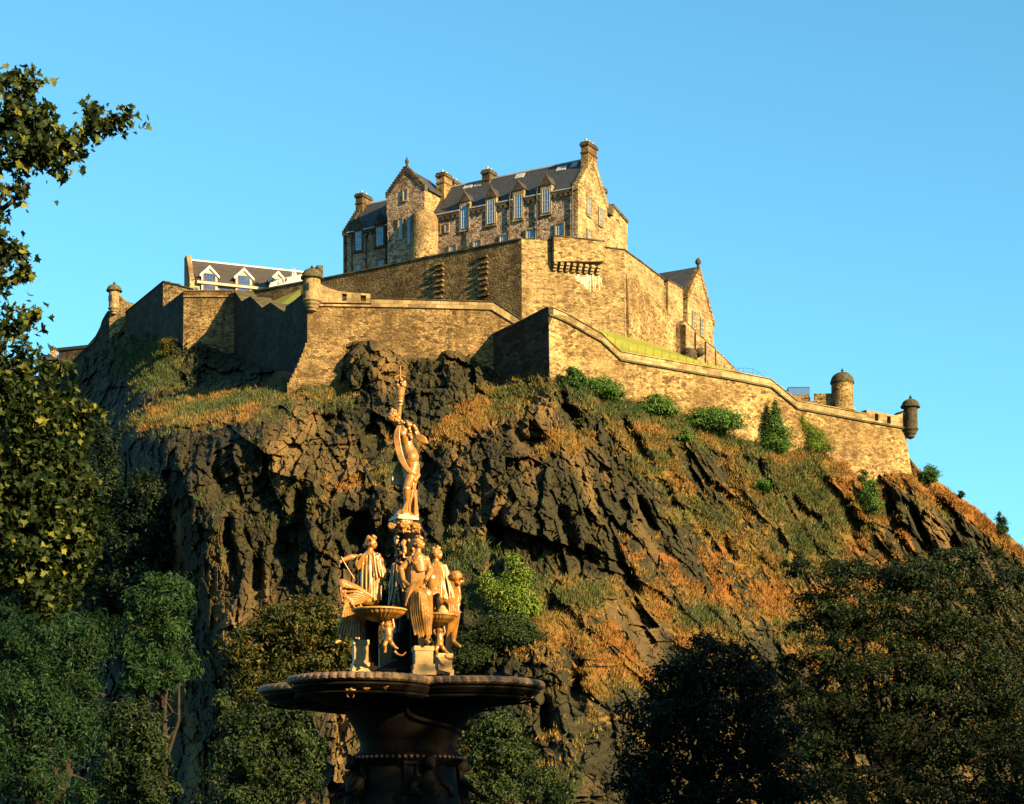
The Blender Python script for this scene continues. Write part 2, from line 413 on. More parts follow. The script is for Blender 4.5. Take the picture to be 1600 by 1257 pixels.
PITS = [(308,692,25,30,0,6.0),(338,728,9,36,-6,4.0),(515,668,20,26,0,5.0),(600,860,22,40,5,5.0),(560,840,20,26,0,3.5),(470,800,12,34,0,3.5),(620,720,14,60,0,4.0),
 (560,905,26,22,0,4.0),(700,800,12,50,8,3.0),(668,740,20,40,10,3.5),(775,840,9,46,10,3.0),(895,650,10,36,-30,4.0),(1000,700,9,40,-35,3.0),
 (885,830,12,60,-14,3.5),(985,905,8,30,-28,3.5),(910,870,22,16,0,2.5),(1010,800,7,26,-30,2.5),(1045,770,6,26,-32,2.2),(1190,745,9,26,-38,2.5),(1260,800,7,30,-40,2.5),(1140,850,6,22,-30,2.2),
 (1300,700,14,24,-25,3.0),(1345,740,14,50,-28,4.5),(1390,800,9,44,-24,4.5),(1440,830,11,54,-22,4.5),(1500,860,14,60,-24,5.0),(1410,720,24,10,22,3.0),(1480,800,10,40,-36,3.5),(1330,820,8,40,-26,3.5),
 (830,690,20,14,0,2.5),(400,900,10,40,0,3.5),(440,850,14,30,0,3),(360,850,8,40,0,2.5),(900,1060,14,30,0,2.5),(850,1130,10,34,0,2.5)]

NU, NV = 1240, 600
pu = np.linspace(-90, 1790, NU); tv = np.linspace(0, 1, NV)
Ttop = np.interp(pu, TOP[:,0], TOP[:,1])
Ttop = Ttop + (pu > 1434) * (7*(fbm(pu/16, pu*0, 5, 4)-0.5))
px = np.repeat(pu[None], NV, 0); py = Ttop[None] + (1332 - Ttop[None]) * (tv[:,None]**1.08)
D = hill_depth(px, py)
X0 = (px-800)/FPX*D; Z0 = EYE + (HROW-py)/FPX*D
G = ell(px, py, GRASS)
kg = np.interp(px, [0, 600, 760, 900, 1100, 1500], [0.1, 0.05, 0.12, 0.42, 0.62, 0.70])
G = np.clip(G + 0.45*(fbm(X0/5, Z0/4, 31, 4)-0.5) + np.interp(px,[800,950],[0.25,0.85])*(fbm((X0+kg*(Z0-30))/1.9, Z0/9, 35, 4)-0.52), 0, 1)
G = np.clip(G + np.interp(px, [960, 1080], [0, 0.09])*(G > 0.12), 0, 1)
rock = np.clip(1.12 - 0.95*G, 0.10, 1)
rock *= np.interp(px, [-90, 180, 300], [0.7, 0.9, 1.0])
kk = np.interp(px, [0, 350, 620, 760, 900, 1100, 1500], [0.1, 0.18, 0.02, 0.08, 0.12, 0.34, 0.50])       # lean of the joints
XS = X0 + kk*(Z0-30)
wx = 1.6*(fbm(X0/6, Z0/9, 41, 3)-0.5); wz = 2.2*(fbm(X0/7, Z0/6, 45, 3)-0.5)
a1, e1 = facets((XS+wx*1.5)/6.5, (Z0+wz+0.2*XS)/9.0, 101, 1.3, 0.9)
a2, e2 = facets((XS+wx)/2.8, (Z0+wz+0.35*XS)/4.3, 201, 1.4, 0.9)
a3, e3 = facets((XS+wx*0.5)/1.15, (Z0+wz*0.5-0.3*XS)/2.2, 301, 1.4, 0.9)
a5, e5 = facets((XS+0.3*wx)/0.24, (Z0-0.25*XS)/0.34, 501, 1.2, 1.0)
a4, e4 = facets((XS)/0.5, (Z0+0.2*XS)/0.72, 401, 1.3, 1.0)
disp = rock*(3.0*a1 + 2.4*a2 + 1.75*a3 + 0.75*a4 + 0.26*a5)
crk = np.clip(1 - e2/0.10, 0, 1)*0.5 + np.clip(1 - e3/0.12, 0, 1)*0.35
disp -= rock*crk*np.clip(3*fbm(X0/3, Z0/4, 61, 3)-1.1, 0, 1)
disp += 0.5*(fbm(X0/1.2, Z0/1.2, 71, 4)-0.5)*(0.5+0.8*(1-rock))
disp -= ell(px + 10*(fbm(X0/2, Z0/3, 81, 3)-0.5)*2, py + 14*(fbm(X0/2, Z0/2, 85, 3)-0.5)*2, [(a,b,c,d,e,1.0) for a,b,c,d,e,f in PITS]) * \
        np.interp(rock, [0, 0.4, 1], [0.5, 0.8, 1.0]) * 4.0
edge_fade = np.clip((py - Ttop[None])/26.0, 0.12, 1)
DD = D - disp*edge_fade
X1 = (px-800)/FPX*DD; Z1 = EYE + (HROW-py)/FPX*DD
co = np.stack([X1, DD, Z1], 2)
HILL_PY, HILL_CO = py, co
# how far each point faces up (grass holds on ledges, not on walls)
du = np.gradient(co, axis=1); dv = np.gradient(co, axis=0)
nrm = np.cross(dv, du); nrm /= np.linalg.norm(nrm, axis=2, keepdims=True) + 1e-9
nrm *= np.sign(-nrm[:,:,1:2] + 1e-9)
up = nrm[:,:,2]
# smooth the facing a little
for _ in range(2): up = (up + np.roll(up,1,0)+np.roll(up,-1,0)+np.roll(up,1,1)+np.roll(up,-1,1))/5
gm = G*1.2 + 0.75*(fbm(X0/1.5, Z0/1.2, 91, 4)-0.5) + 0.6*(fbm(X0/0.45, Z0/0.4, 92, 2)-0.5) + 0.5*(up-0.45)
grass = np.clip((gm-0.47)/0.3, 0, 1)
hue = np.clip(0.80 + 0.5*(fbm(X0/1.1, Z0/0.9, 99, 3)-0.5) - 0.75*ell(px, py, GREEN) + 0.7*(fbm(X0/5, Z0/3, 95, 4)-0.5)*1.9 - np.interp(px, [200, 420, 700, 1000], [0.50, 0.38, 0.16, 0.06]), 0, 1)
tan = np.clip(1.6*(fbm(XS/2.2, Z0/7, 97, 4)-0.5)+0.05 + 0.12*np.exp(-((px-430)/160)**2) , 0, 1)  # extra tan on the left cliff paints in its sunlit ribs
# close the hill behind its skyline
back = []
for dy, dz in ((1.5, -0.1), (14, -1.0), (70, -6.0), (140, -60.0)):
    r = co[0].copy(); r[:,1] += dy; r[:,0] *= 1 + dy/DD[0]*0.6; r[:,2] += dz; back.append(r)
allco = np.concatenate([np.stack(back[::-1]), co], 0); nb = len(back)
pad = lambda a, v=None: np.concatenate([np.repeat(a[:1], nb, 0), a], 0)
rows = NV + nb
ii = np.arange(rows*NU).reshape(rows, NU)
quads = np.stack([ii[:-1,:-1], ii[1:,:-1], ii[1:,1:], ii[:-1,1:]], 2).reshape(-1,4)
me = big_mesh('rocky_hill', allco.reshape(-1,3), quads, {'grass': pad(grass), 'hue': pad(hue), 'tan': pad(tan)}, smooth=False)
def hill_mat():
    m = NT('basalt and dry grass', 0.9, 0.2)
    at = lambda s: m.n('ShaderNodeAttribute', attribute_name=s).outputs['Fac']
    geo = m.n('ShaderNodeNewGeometry').outputs['Position']
    n1 = m.noise(geo, 0.9, 6, 0.7); n2 = m.noise(m.vscale(geo, (1.3,1.3,0.35)), 1.0, 5, 0.65); n3 = m.noise(geo, 6.0, 4, 0.7)
    r = m.ramp(n1, [(0.28, (0.007,0.0062,0.003)), (0.5, (0.023,0.0215,0.0075)), (0.72, (0.055,0.047,0.015))])
    r = m.mixc(m.ramp(n2, [(0.46, (0,0,0)), (0.66, (0.8,0.8,0.8))]), r, (0.052,0.043,0.009))
    tf = m.math('MULTIPLY', m.ramp(m.math('ADD', m.math('MULTIPLY', at('tan'), 1.1), m.math('MULTIPLY', n3, 0.6)), [(0.45, (0,0,0)), (0.95, (1,1,1))]), 0.8)
    r = m.mixc(tf, r, (0.24,0.145,0.05))
    gf = m.math('ADD', at('hue'), m.math('MULTIPLY', m.math('SUBTRACT', n3, 0.5), 0.9))
    gc = m.ramp(gf, [(0.12, (0.04,0.052,0.010)), (0.42, (0.10,0.078,0.014)), (0.68, (0.20,0.115,0.018)), (1.0, (0.23,0.085,0.012))])
    gg = m.math('ADD', at('grass'), m.math('MULTIPLY', m.math('SUBTRACT', n3, 0.5), 0.7))
    m.col(m.mixc(m.ramp(gg, [(0.35, (0,0,0)), (0.6, (1,1,1))]), r, gc))
    m.bump(m.math('ADD', n1, m.math('MULTIPLY', n3, 0.5)), 0.8, 0.35)
    return m.m
M['hill'] = hill_mat()
tag(link('rocky_hill', me, M['hill']), kind='structure')

# ---------------------------------------------------------------- grass tufts on the ledges
def leaf_stuff_mat(name, stops, rough=0.7, trans=0.0, attr='hue'):
    m = NT(name, rough, 0.25)
    h = m.n('ShaderNodeAttribute', attribute_name=attr).outputs['Fac']
    c = m.ramp(h, stops); m.col(c)
    if trans:
        tb = m.n('ShaderNodeBsdfTranslucent'); mx = m.n('ShaderNodeMixShader'); mx.inputs[0].default_value = trans
        m.l(m.mixc(0.5, c, (0.30,0.34,0.04), 'MIX'), tb.inputs['Color'])
        m.l(m.b.outputs[0], mx.inputs[1]); m.l(tb.outputs[0], mx.inputs[2])
        m.l(mx.outputs[0], m.t.nodes['Material Output'].inputs['Surface'])
    return m.m
def tufts(name, n, prob, lmin, lmax, mat, blades=5, hs=0.0, seed=3):
    r = np.random.default_rng(seed)
    pr = prob.ravel() / prob.sum(); idx = r.choice(prob.size, n, p=pr)
    base = co.reshape(-1,3)[idx]; nn = nrm.reshape(-1,3)[idx]; hh = hue.ravel()[idx]
    base = np.repeat(base, blades, 0); nn = np.repeat(nn, blades, 0); hh = np.repeat(hh, blades) + r.normal(0, 0.16, n*blades) + hs
    N = n*blades
    base = base + r.normal(0, 0.16, (N,3))*[1,1,0.4] - nn*0.05
    d = nn*0.45 + np.array([0,0,0.75]) + r.normal(0, 0.42, (N,3)); d /= np.linalg.norm(d, axis=1, keepdims=True)
    ln = r.uniform(lmin, lmax, (N,1)); s = np.cross(d, r.normal(0,1,(N,3))); s /= np.linalg.norm(s, axis=1, keepdims=True)
    w = ln*r.uniform(0.07, 0.14, (N,1))
    v = np.stack([base - s*w, base + s*w, base + d*ln], 1).reshape(-1,3)
    f = np.arange(N*3).reshape(-1,3)
    me = big_mesh(name, v, None, {'hue': np.repeat(np.clip(hh,0,1), 3)}, tris=f, smooth=False)
    return tag(link(name, me, mat), kind='stuff')
vis = (py > Ttop[None]+3) & (px > -40) & (px < 1660) & (py < 1257)
area = (D*np.gradient(px, axis=1)) * (D*np.gradient(py, axis=0)); area = area/area.mean()
M['dry_grass'] = leaf_stuff_mat('dry grass blades', [(0.1, (0.045,0.06,0.012)), (0.4, (0.12,0.092,0.018)), (0.7, (0.23,0.135,0.022)), (1.0, (0.26,0.10,0.014))])
tufts('dry_grass', 60000, np.where(vis, grass*area*np.clip(2.6*fbm(X0/0.9, Z0/0.7, 111, 3)-0.85, 0.03, 1.2), 0), 0.14, 0.46, M['dry_grass'])
low = np.where(vis & (hue < 0.5), (np.clip(gm-0.2,0,1))*area*(0.6-hue), 0)
M['undergrowth'] = leaf_stuff_mat('green weeds', [(0.0, (0.03,0.06,0.012)), (0.6, (0.09,0.12,0.02)), (1.0, (0.16,0.13,0.03))])
tufts('undergrowth', 14000, low, 0.18, 0.5, M['undergrowth'], 6, -0.05, 5)
# ---------------------------------------------------------------- ramparts
def online(A, B, px):
    """point on the plan line through pixel/distance pairs A and B that lies under photo column px"""
    ax, ay = XP(A[0], A[1]), A[1]; bx, by = XP(B[0], B[1]), B[1]; k = (px-800)/FPX
    t = (k*ay - ax)/((bx-ax) - k*(by-ay))
    return ax + (bx-ax)*t, ay + (by-ay)*t
def line_pts(A, B, tops, zbot):
    """[(px, py of the top)] along a plan line -> [(x, y, ztop, zbottom)]"""
    out = []
    for px, py in tops:
        x, y = online(A, B, px); out.append((x, y, ZP(py, y), zbot))
    return out
def normals(pts):
    n = len(pts); seg = []
    for i in range(n-1):
        d = Vector((pts[i+1][0]-pts[i][0], pts[i+1][1]-pts[i][1])); d = d.normalized() if d.length > 1e-6 else (seg[-1][1] if seg else Vector((1,0)))
        seg.append((Vector((d.y, -d.x)), d))
    res = []
    for i in range(n):
        a = seg[max(0, i-1)][0]; b = seg[min(n-2, i)][0]; m = (a+b)
        m = m.normalized() if m.length > 1e-6 else a
        res.append(m / max(0.45, m.dot(b)))
    return res
def rampart(mb, pts, thick=2.0, batter=0.0, out=0.0, push=0.0):
    N = normals(pts); cols = []
    for i, ((x, y, zt, zb), n) in enumerate(zip(pts, N)):
        h = zt - zb; q = Vector((x, y)) + n*out; bo = q + n*batter*h; bk = q - n*thick
        if push and i == len(pts)-1:
            d = Vector((pts[-1][0]-pts[-2][0], pts[-1][1]-pts[-2][1])).normalized(); bo = bo + d*push
        cols.append([(bo.x,bo.y,zb), (q.x,q.y,zt), (bk.x,bk.y,zt), (bk.x,bk.y,zb)])
    v = [p for c in cols for p in c]; f = []
    for i in range(len(cols)-1):
        a = 4*i; b = a+4
        f += [(a,b,b+1,a+1), (a+1,b+1,b+2,a+2), (a+2,b+2,b+3,a+3), (a+3,b+3,b,a)]
    e = 4*(len(cols)-1)
    f += [(0,1,2,3), (e+3,e+2,e+1,e)]
    mb.add(v, f)
def band(mb, pts, zoff, h, proj, inner=0.25):
    """a continuous projecting course; zoff is measured down from the top line"""
    N = normals(pts); cols = []
    for (x, y, zt, zb), n in zip(pts, N):
        o = Vector((x, y)) + n*proj; i = Vector((x, y)) - n*inner; z = zt - zoff
        cols.append([(o.x,o.y,z-h*0.7), (o.x,o.y,z), (i.x,i.y,z+0.0), (i.x,i.y,z-h)])
    v = [p for c in cols for p in c]; f = []
    for k in range(len(cols)-1):
        a = 4*k; b = a+4
        f += [(a,b,b+1,a+1), (a+1,b+1,b+2,a+2), (a+2,b+2,b+3,a+3), (a+3,b+3,b,a)]
    e = 4*(len(cols)-1); f += [(0,1,2,3), (e+3,e+2,e+1,e)]
    mb.add(v, f)
def coping(mb, pts, thick, h=0.22, over=0.12):
    N = normals(pts); cols = []
    for (x, y, zt, zb), n in zip(pts, N):
        o = Vector((x, y)) + n*over; i = Vector((x, y)) - n*(thick+0.05)
        cols.append([(o.x,o.y,zt+0.003), (o.x,o.y,zt+h*0.6), (i.x,i.y,zt+h), (i.x,i.y,zt+0.003)])
    v = [p for c in cols for p in c]; f = []
    for k in range(len(cols)-1):
        a = 4*k; b = a+4
        f += [(a,b,b+1,a+1), (a+1,b+1,b+2,a+2), (a+2,b+2,b+3,a+3), (a+3,b+3,b,a)]
    e = 4*(len(cols)-1); f += [(0,1,2,3), (e+3,e+2,e+1,e)]
    mb.add(v, f)
def sub(pts, pa, pb):
    """piece of a wall line between photo columns"""
    pxs = [800 + FPX*p[0]/p[1] for p in pts]; res = []
    def at(px):
        z = np.interp(px, pxs, [p[2] for p in pts]); x = np.interp(px, pxs, [p[0] for p in pts]); y = np.interp(px, pxs, [p[1] for p in pts])
        return (float(x), float(y), float(z), pts[0][3])
    res.append(at(pa)); res += [p for p, q in zip(pts, pxs) if pa+0.3 < q < pb-0.3]; res.append(at(pb)); return res
def zshift(pts, dz=0.0, zb=None): return [(p[0], p[1], p[2]+dz, (p[3] if zb is None else zb)) for p in pts]
def wall_thing(name, pts, label, cat='wall'):
    x = sum(p[0] for p in pts)/len(pts); y = sum(p[1] for p in pts)/len(pts)
    return thing(name, (x, y, min(p[3] for p in pts)), label, cat)

def turret(parent, px, Y, r, py_body, py_foot, py_dome, py_apex, py_tip, over, mat, rings=3, drop=1.1, slit=True, cmat='trim'):
    """stone pepper-pot watch turret on corbel rings, with a dome and a finial"""
    x = XP(px, Y); z0 = ZP(py_foot, Y); z1 = ZP(py_body, Y); za = ZP(py_apex, Y); zt = ZP(py_tip, Y)
    b = MB(); b.lathe((x, Y, 0), [(r*0.99, z0), (r, z0+0.1), (r*0.97, z1)], 28)
    t = b.build('turret', mat, parent)
    c = MB()
    prof = [(0.12, z0-drop)]
    for i in range(rings):
        f = (i+1)/rings; zz = z0 - drop + drop*f
        prof += [(r*(0.35+0.72*f), zz-drop/rings*0.55), (r*(0.38+0.78*f), zz-drop/rings*0.25), (r*(0.36+0.74*f), zz)]
    c.lathe((x, Y, 0), prof, 28); c.build('corbel', M[cmat], t)
    d = MB(); h = za - z1
    pr = [(r*0.9, z1-0.003), (over, z1-0.02), (over*1.02, z1+0.12), (over*0.93, z1+h*0.22)]
    for k in range(1, 7):
        a = k/7*math.pi/2; pr.append((over*0.86*math.cos(a)+0.05, z1 + h*0.22 + h*0.78*math.sin(a)))
    d.lathe((x, Y, 0), pr, 28); d.build('dome', M['dome'], t, smooth=False)
    f = MB(); hh = zt - za
    f.lathe((x, Y, za-0.06), [(0.16, 0), (0.09, hh*0.25), (0.17, hh*0.45), (0.18, hh*0.62), (0.07, hh*0.8), (0.04, hh+0.06)], 10)
    f.build('finial', M['iron'], t)
    if slit:
        s = MB()
        for ang in (-1.2, -0.35):
            cx = x + math.sin(ang)*r*0.99; cy = Y - math.cos(ang)*r*0.99
            s.box((cx, cy, (z0+z1)/2+0.1), (0.16, 0.1, 0.7), ang)
        s.build('slit', M['iron'], t)
    return t

# --- upper wall under the hall
UA, UB, UC, UL = (815, 205.0), (975, 208.3), (1037, 219.0), (390, 225.0)
pu1 = line_pts(UA, UL, [(390,457.5),(480,440.5),(505,436.5),(560,425.5),(662,404),(740,389),(815,374.5)], 46)
pu2 = line_pts(UA, UB, [(815,374.5),(857,375.5),(941,387),(975,391.5)], 46)
pu3 = line_pts(UB, UC, [(975,391.5),(1000,409.5),(1037,437.5)], 46)
up = wall_thing('upper_wall', pu1+pu2+pu3, 'tall angular stone wall directly beneath the big gabled hall', 'wall')
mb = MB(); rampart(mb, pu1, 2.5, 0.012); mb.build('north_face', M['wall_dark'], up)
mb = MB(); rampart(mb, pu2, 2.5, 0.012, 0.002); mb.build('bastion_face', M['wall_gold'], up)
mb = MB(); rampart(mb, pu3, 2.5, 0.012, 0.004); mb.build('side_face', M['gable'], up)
mb = MB(); coping(mb, pu1, 1.0, 0.25, 0.14); coping(mb, pu2[1:], 1.0, 0.22, 0.12); coping(mb, pu3, 1.0, 0.22, 0.12); mb.build('coping', M['sooty'], up)
pb = line_pts(UB, UC, [(977,429),(1000,448),(1043,490)], 46)
mb = MB(); rampart(mb, pb, 0.5, 0.045, 0.18); mb.build('battered_base', M['wall_mottled'], up)
# machicolated box with corbels
pxb = line_pts(UA, UB, [(862,373),(941,381.5)], 0); pxb = [(x, y, z, ZP(412, y)) for x, y, z, _ in pxb]
mb = MB(); rampart(mb, pxb, 1.0, 0.0, 0.8); box_o = mb.build('projecting_box', M['wall_gold'], up)
mb = MB(); coping(mb, [(x + n.x*0.8, y + n.y*0.8, z, b) for (x, y, z, b), n in zip(pxb, normals(pxb))], 1.1, 0.2, 0.1); mb.build('coping', M['sooty'], box_o)
nU = normals(pxb)[0]; dU = Vector((-nU.y, nU.x))
for i in range(8):
    p0 = Vector(pxb[0][:2]) + dU*(0.25 + i*0.70); zc = pxb[0][3]
    mb = MB()
    for k in range(3):
        q = p0 + nU*(0.78 - k*0.22)/2; L_ = 0.78 - k*0.22
        mb.box((q.x, q.y, zc - 0.14 - k*0.27), (0.36, L_, 0.265), math.atan2(dU.y, dU.x))
    mb.build('corbel', M['trim'], up)
mb = MB(); random.seed(4)
for i in range(14):
    p0 = Vector(pxb[0][:2]) + dU*(1.5 + i*0.32 + random.uniform(-0.1,0.1)) + nU*(0.035 + 0.003*i)
    L_ = random.uniform(0.7, 1.5) * (1 + 1.1*math.exp(-((i-8)/3.0)**2)); wt_ = random.uniform(0.07, 0.17); z0_ = pxb[0][3] - random.uniform(0.5, 1.25)
    sh = random.uniform(-0.1, 0.1)
    q = lambda o, z: Vector((p0.x + dU.x*o, p0.y + dU.y*o, z))
    mb.prism([q(-wt_, z0_), q(-wt_*0.9+sh, z0_-L_*0.5), q(-0.02+sh, z0_-L_), q(0.05+sh, z0_-L_*0.97), q(wt_*0.7, z0_-L_*0.55), q(wt_, z0_)], Vector((nU.x, nU.y, 0))*-0.05)
mb.build('lime_streak', M['streak'], up)
# toothed stones left by two vanished cross walls
n1 = normals(pu1)[3]; ang1 = math.atan2(-n1.x, n1.y) + math.pi
for c, ya, yb in ((688, 414, 470), (757, 402, 468)):
    mb = MB(); k = 0; y = ya
    while y < yb:
        x_, y_ = online(UA, UL, c - 1 + (2 if k % 2 else 0)); z = ZP(y, y_)
        pr = 0.20 + 0.015*k + random.uniform(-0.05, 0.05)
        q = Vector((x_, y_)) + n1*(pr/2 - 0.15 + 0.012*12)
        mb.box((q.x, q.y, z), (0.9 + 0.4*random.random(), pr+0.3, 0.20), ang1)
        y += 8.6 + random.uniform(-1, 1); k += 1
    mb.build('toothing', M['wall_dark'], up)

# --- lower front wall with its corner turret and saw-toothed flank
A1, B1 = (484, 185.0), (772, 186.0)
top1 = line_pts(A1, B1, [(480,443),(500,443.5),(515,450.5),(528,455),(545,457),(579,459.5),(579.6,467),(640,468.5),(772,472.5),(819,503)], 38)
body1 = [(x, y, z-0.9, b) for x, y, z, b in line_pts(A1, B1, [(480,461.5),(545,463.5),(579,464.3),(640,466),(772,470.5),(819,501)], 38)]
mid = wall_thing('lower_front_wall', body1, 'long golden wall in the middle with a domed turret on its left corner', 'wall')
mb = MB(); rampart(mb, body1, 3.0, 0.02); mb.build('face', M['wall_brown'], mid)
mb = MB()
for a, b in ((480,534.5),(542,563.5),(572,579)): rampart(mb, zshift(sub(top1, a, b), 0, ZP(472.5, 185)), 0.9, 0.0, -0.003)
rampart(mb, zshift(sub(top1, 580, 772), 0, ZP(481, 185)), 0.9, 0.0, -0.003)
for a, b in ((534.5,542),(563.5,572)): 
    s = sub(top1, a, b); rampart(mb, [(x, y, z, z-0.18) for x, y, z, _ in s], 0.9, 0, -0.003)
    rampart(mb, [(x, y, ZP(470.5, y), ZP(472.5, 185)) for x, y, z, _ in s], 0.9, 0, -0.003)
x1, y1 = online(A1, B1, 772); x2, y2 = online(A1, B1, 819)
rampart(mb, [(x1, y1, ZP(472.5, y1), ZP(488, y1)), (x2, y2, ZP(503, y2), ZP(518, y2))], 0.9, 0, -0.006)
mb.build('parapet', M['trim'], mid)
mb = MB(); band(mb, line_pts(A1, B1, [(490,476),(640,478.5),(768,482),(818,513)], 0), 0, 0.26, 0.20); mb.build('string_course', M['trim'], mid)
mb = MB(); coping(mb, sub(top1, 580, 819), 0.9, 0.14, 0.12); mb.build('coping', M['sooty'], mid)
turret(mid, 487.5, 184.9, 0.84, 436, 470, 436, 420, 414.5, 1.08, M['trim'], 4, 1.15)
# skirt: courses stepping out towards the rock at the corner
mb = MB(); nst = 9
for k in range(nst):
    f0, f1 = k/nst, (k+1)/nst; ya = 536 + 70*f0; yb = 536 + 70*f1 + 1.5
    Yf = 184.2 - 2.5*f1; la = 477 - 30*(f1**1.3); ra = 541 - 11*f1
    x0, x1_ = XP(la, Yf), XP(ra, Yf); zt = ZP(ya, Yf); zb = ZP(yb, Yf) - (6 if k == nst-1 else 0.15)
    mb.hexa([(x0, Yf-0.03, zb), (x1_, Yf-0.03, zb), (x1_+0.3, 189, zb), (x0+0.9, 189, zb)], [(x0+0.12, Yf+0.05, zt), (x1_-0.03, Yf+0.05, zt), (x1_+0.3, 189, zt), (x0+0.9, 189, zt)])
mb.build('skirt', M['wall_brown'], mid)
AF, BF = (364, 212.0), (479, 185.6)
saw = line_pts(AF, BF, [(365.8,454),(378.5,472),(392,464.3),(410.4,482),(423.5,474),(445.3,489),(446.2,479),(460,469.5),(472.5,459),(479,454)], 30)
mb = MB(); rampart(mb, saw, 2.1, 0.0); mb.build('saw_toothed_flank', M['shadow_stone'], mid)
mb = MB(); s2 = sub(saw, 365.8, 445.3); coping(mb, s2, 2.1, 0.12, 0.06); mb.build('saw_tooth_coping', M['dome'], mid)

# --- right-hand bastion running down the hill to the end turret
A2, B2 = (857, 178.0), (1435, 200.0)
tops2 = [(857.5,479.5),(866,482),(882,489),(939,521),(969.5,550),(1000,555.8),(1080,570),(1150,582),(1204,593),(1245.6,627),(1300,637),(1354,647.5),(1414,659)]
t2 = line_pts(A2, B2, tops2, 30)
low = wall_thing('lower_bastion_wall', t2, 'long golden wall stepping down the right slope to a small end turret', 'wall')
body2 = zshift(t2, -0.78)
body2[-1] = (body2[-1][0], body2[-1][1], ZP(670, body2[-1][1]), 30)
mb = MB()
bz = [ZP(v, 185)-0 for v in (600,)]; body2 = [(x, y, z, max(28, z-11)) for x, y, z, _ in body2]
rampart(mb, body2, 3.0, 0.03, 0, 1.9); mb.build('face', M['wall_mottled'], low)
mb = MB(); rampart(mb, [(x, y, z, z-0.80) for x, y, z, _ in t2[:-1]], 0.8, 0.0, -0.003); mb.build('parapet', M['trim'], low)
mb = MB(); band(mb, zshift(t2[:-1], -0.70)+[(t2[-1][0], t2[-1][1], ZP(668.5, t2[-1][1]), 0)], 0, 0.24, 0.2); mb.build('string_course', M['dome'], low)
mb = MB(); coping(mb, t2[:-1], 0.8, 0.13, 0.11); mb.build('coping', M['trim'], low)
# gun ports by the end turret
mt = line_pts(A2, B2, [(1354,640.5),(1367,643),(1372.5,644),(1386,647),(1392,648.5),(1400,649),(1408,647),(1415,641)], 0)
mb = MB()
for a, b in ((1354,1367),(1372.5,1386),(1392,1415)):
    s = sub(mt, a, b); rampart(mb, [(x, y, z, z-1.75) for x, y, z, _ in s], 1.5, 0.0, -0.003)
for a, b in ((1367,1372.5),(1386,1392)):
    s = sub(mt, a, b); rampart(mb, [(x, y, z, z-0.2) for x, y, z, _ in s], 1.5, 0.0, -0.003); rampart(mb, [(x, y, z-0.95, z-1.75) for x, y, z, _ in s], 1.5, 0.0, -0.003)
mb.build('gun_port_parapet', M['trim'], low)
turret(low, 1422.5, 199.2, 0.73, 637, 670, 637, 624, 617.5, 1.0, M['sooty'], 3, 1.1, True, 'sooty')
# flank in shade
flk = line_pts((770, 186.0), A2, [(769,523),(815,501.5),(857.3,479.5)], 30)
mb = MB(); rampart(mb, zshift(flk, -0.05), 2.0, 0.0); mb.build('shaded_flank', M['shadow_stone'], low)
mb = MB(); coping(mb, zshift(flk, -0.05), 0.8, 0.16, 0.12); mb.build('flank_coping', M['trim'], low)

# --- walls on the left shoulder
A0, B0 = (285, 213.0), (366, 212.0)
w0 = line_pts(A0, B0, [(287,455),(366.5,455)], 44)
lw = wall_thing('left_bastion_wall', w0, 'short sunlit bastion wall left of the saw-toothed shaded flank', 'wall')
mb = MB(); rampart(mb, w0, 3.0, 0.035); mb.build('face', M['wall_brown'], lw)
mb = MB(); band(mb, zshift(w0, -0.55), 0, 0.22, 0.18); mb.build('string_course', M['trim'], lw)
mb = MB(); coping(mb, w0, 0.8, 0.14, 0.1); mb.build('coping', M['trim'], lw)
f2 = line_pts((253, 222.0), (287, 213.2), [(252,482),(286.6,455.5)], 44)
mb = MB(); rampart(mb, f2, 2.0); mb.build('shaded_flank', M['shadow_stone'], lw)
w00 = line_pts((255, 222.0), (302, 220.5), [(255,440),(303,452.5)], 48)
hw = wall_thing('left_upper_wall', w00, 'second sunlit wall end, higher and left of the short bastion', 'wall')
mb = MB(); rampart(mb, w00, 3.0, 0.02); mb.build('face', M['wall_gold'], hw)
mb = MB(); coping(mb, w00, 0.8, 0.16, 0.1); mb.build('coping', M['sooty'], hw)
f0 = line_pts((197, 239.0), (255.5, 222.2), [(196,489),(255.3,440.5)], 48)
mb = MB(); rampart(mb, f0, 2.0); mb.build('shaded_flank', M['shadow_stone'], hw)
mb = MB(); coping(mb, f0, 0.8, 0.16, 0.1); mb.build('flank_coping', M['sooty'], hw)
# leftmost turret and the wall stepping down from it
AT, BT = (168, 241.0), (212, 239.5)
tt = line_pts(AT, BT, [(171,478),(187,462.5),(190,466),(195,470),(203,473),(213,475)], 50)
tw = wall_thing('turret_wall', tt, 'leftmost wall with a domed turret and a ragged descending coping', 'wall')
mb = MB(); rampart(mb, zshift(sub(tt, 184, 213), 0), 0.8, 0, 0.0); rampart(mb, line_pts(AT, BT, [(171,488),(213,488)], 50), 2.5, 0.03, 0.003); mb.build('face', M['wall_gold'], tw)
turret(tw, 178.5, 240.6, 0.68, 455.5, 482, 455.5, 445, 440, 0.98, M['trim'], 3, 0.9)
dn = line_pts((86, 254.0), (170, 241.4), [(84,603),(92,592),(98,580),(104,573),(117,563),(121,559),(138,543),(146,537),(150,529),(155,519),(158,513),(161,503),(166,494),(170,488)], 44)
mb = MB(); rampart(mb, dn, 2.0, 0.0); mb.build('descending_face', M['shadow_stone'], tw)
mb = MB(); coping(mb, dn, 1.6, 0.25, 0.15); mb.build('descending_coping', M['wall_gold'], tw)

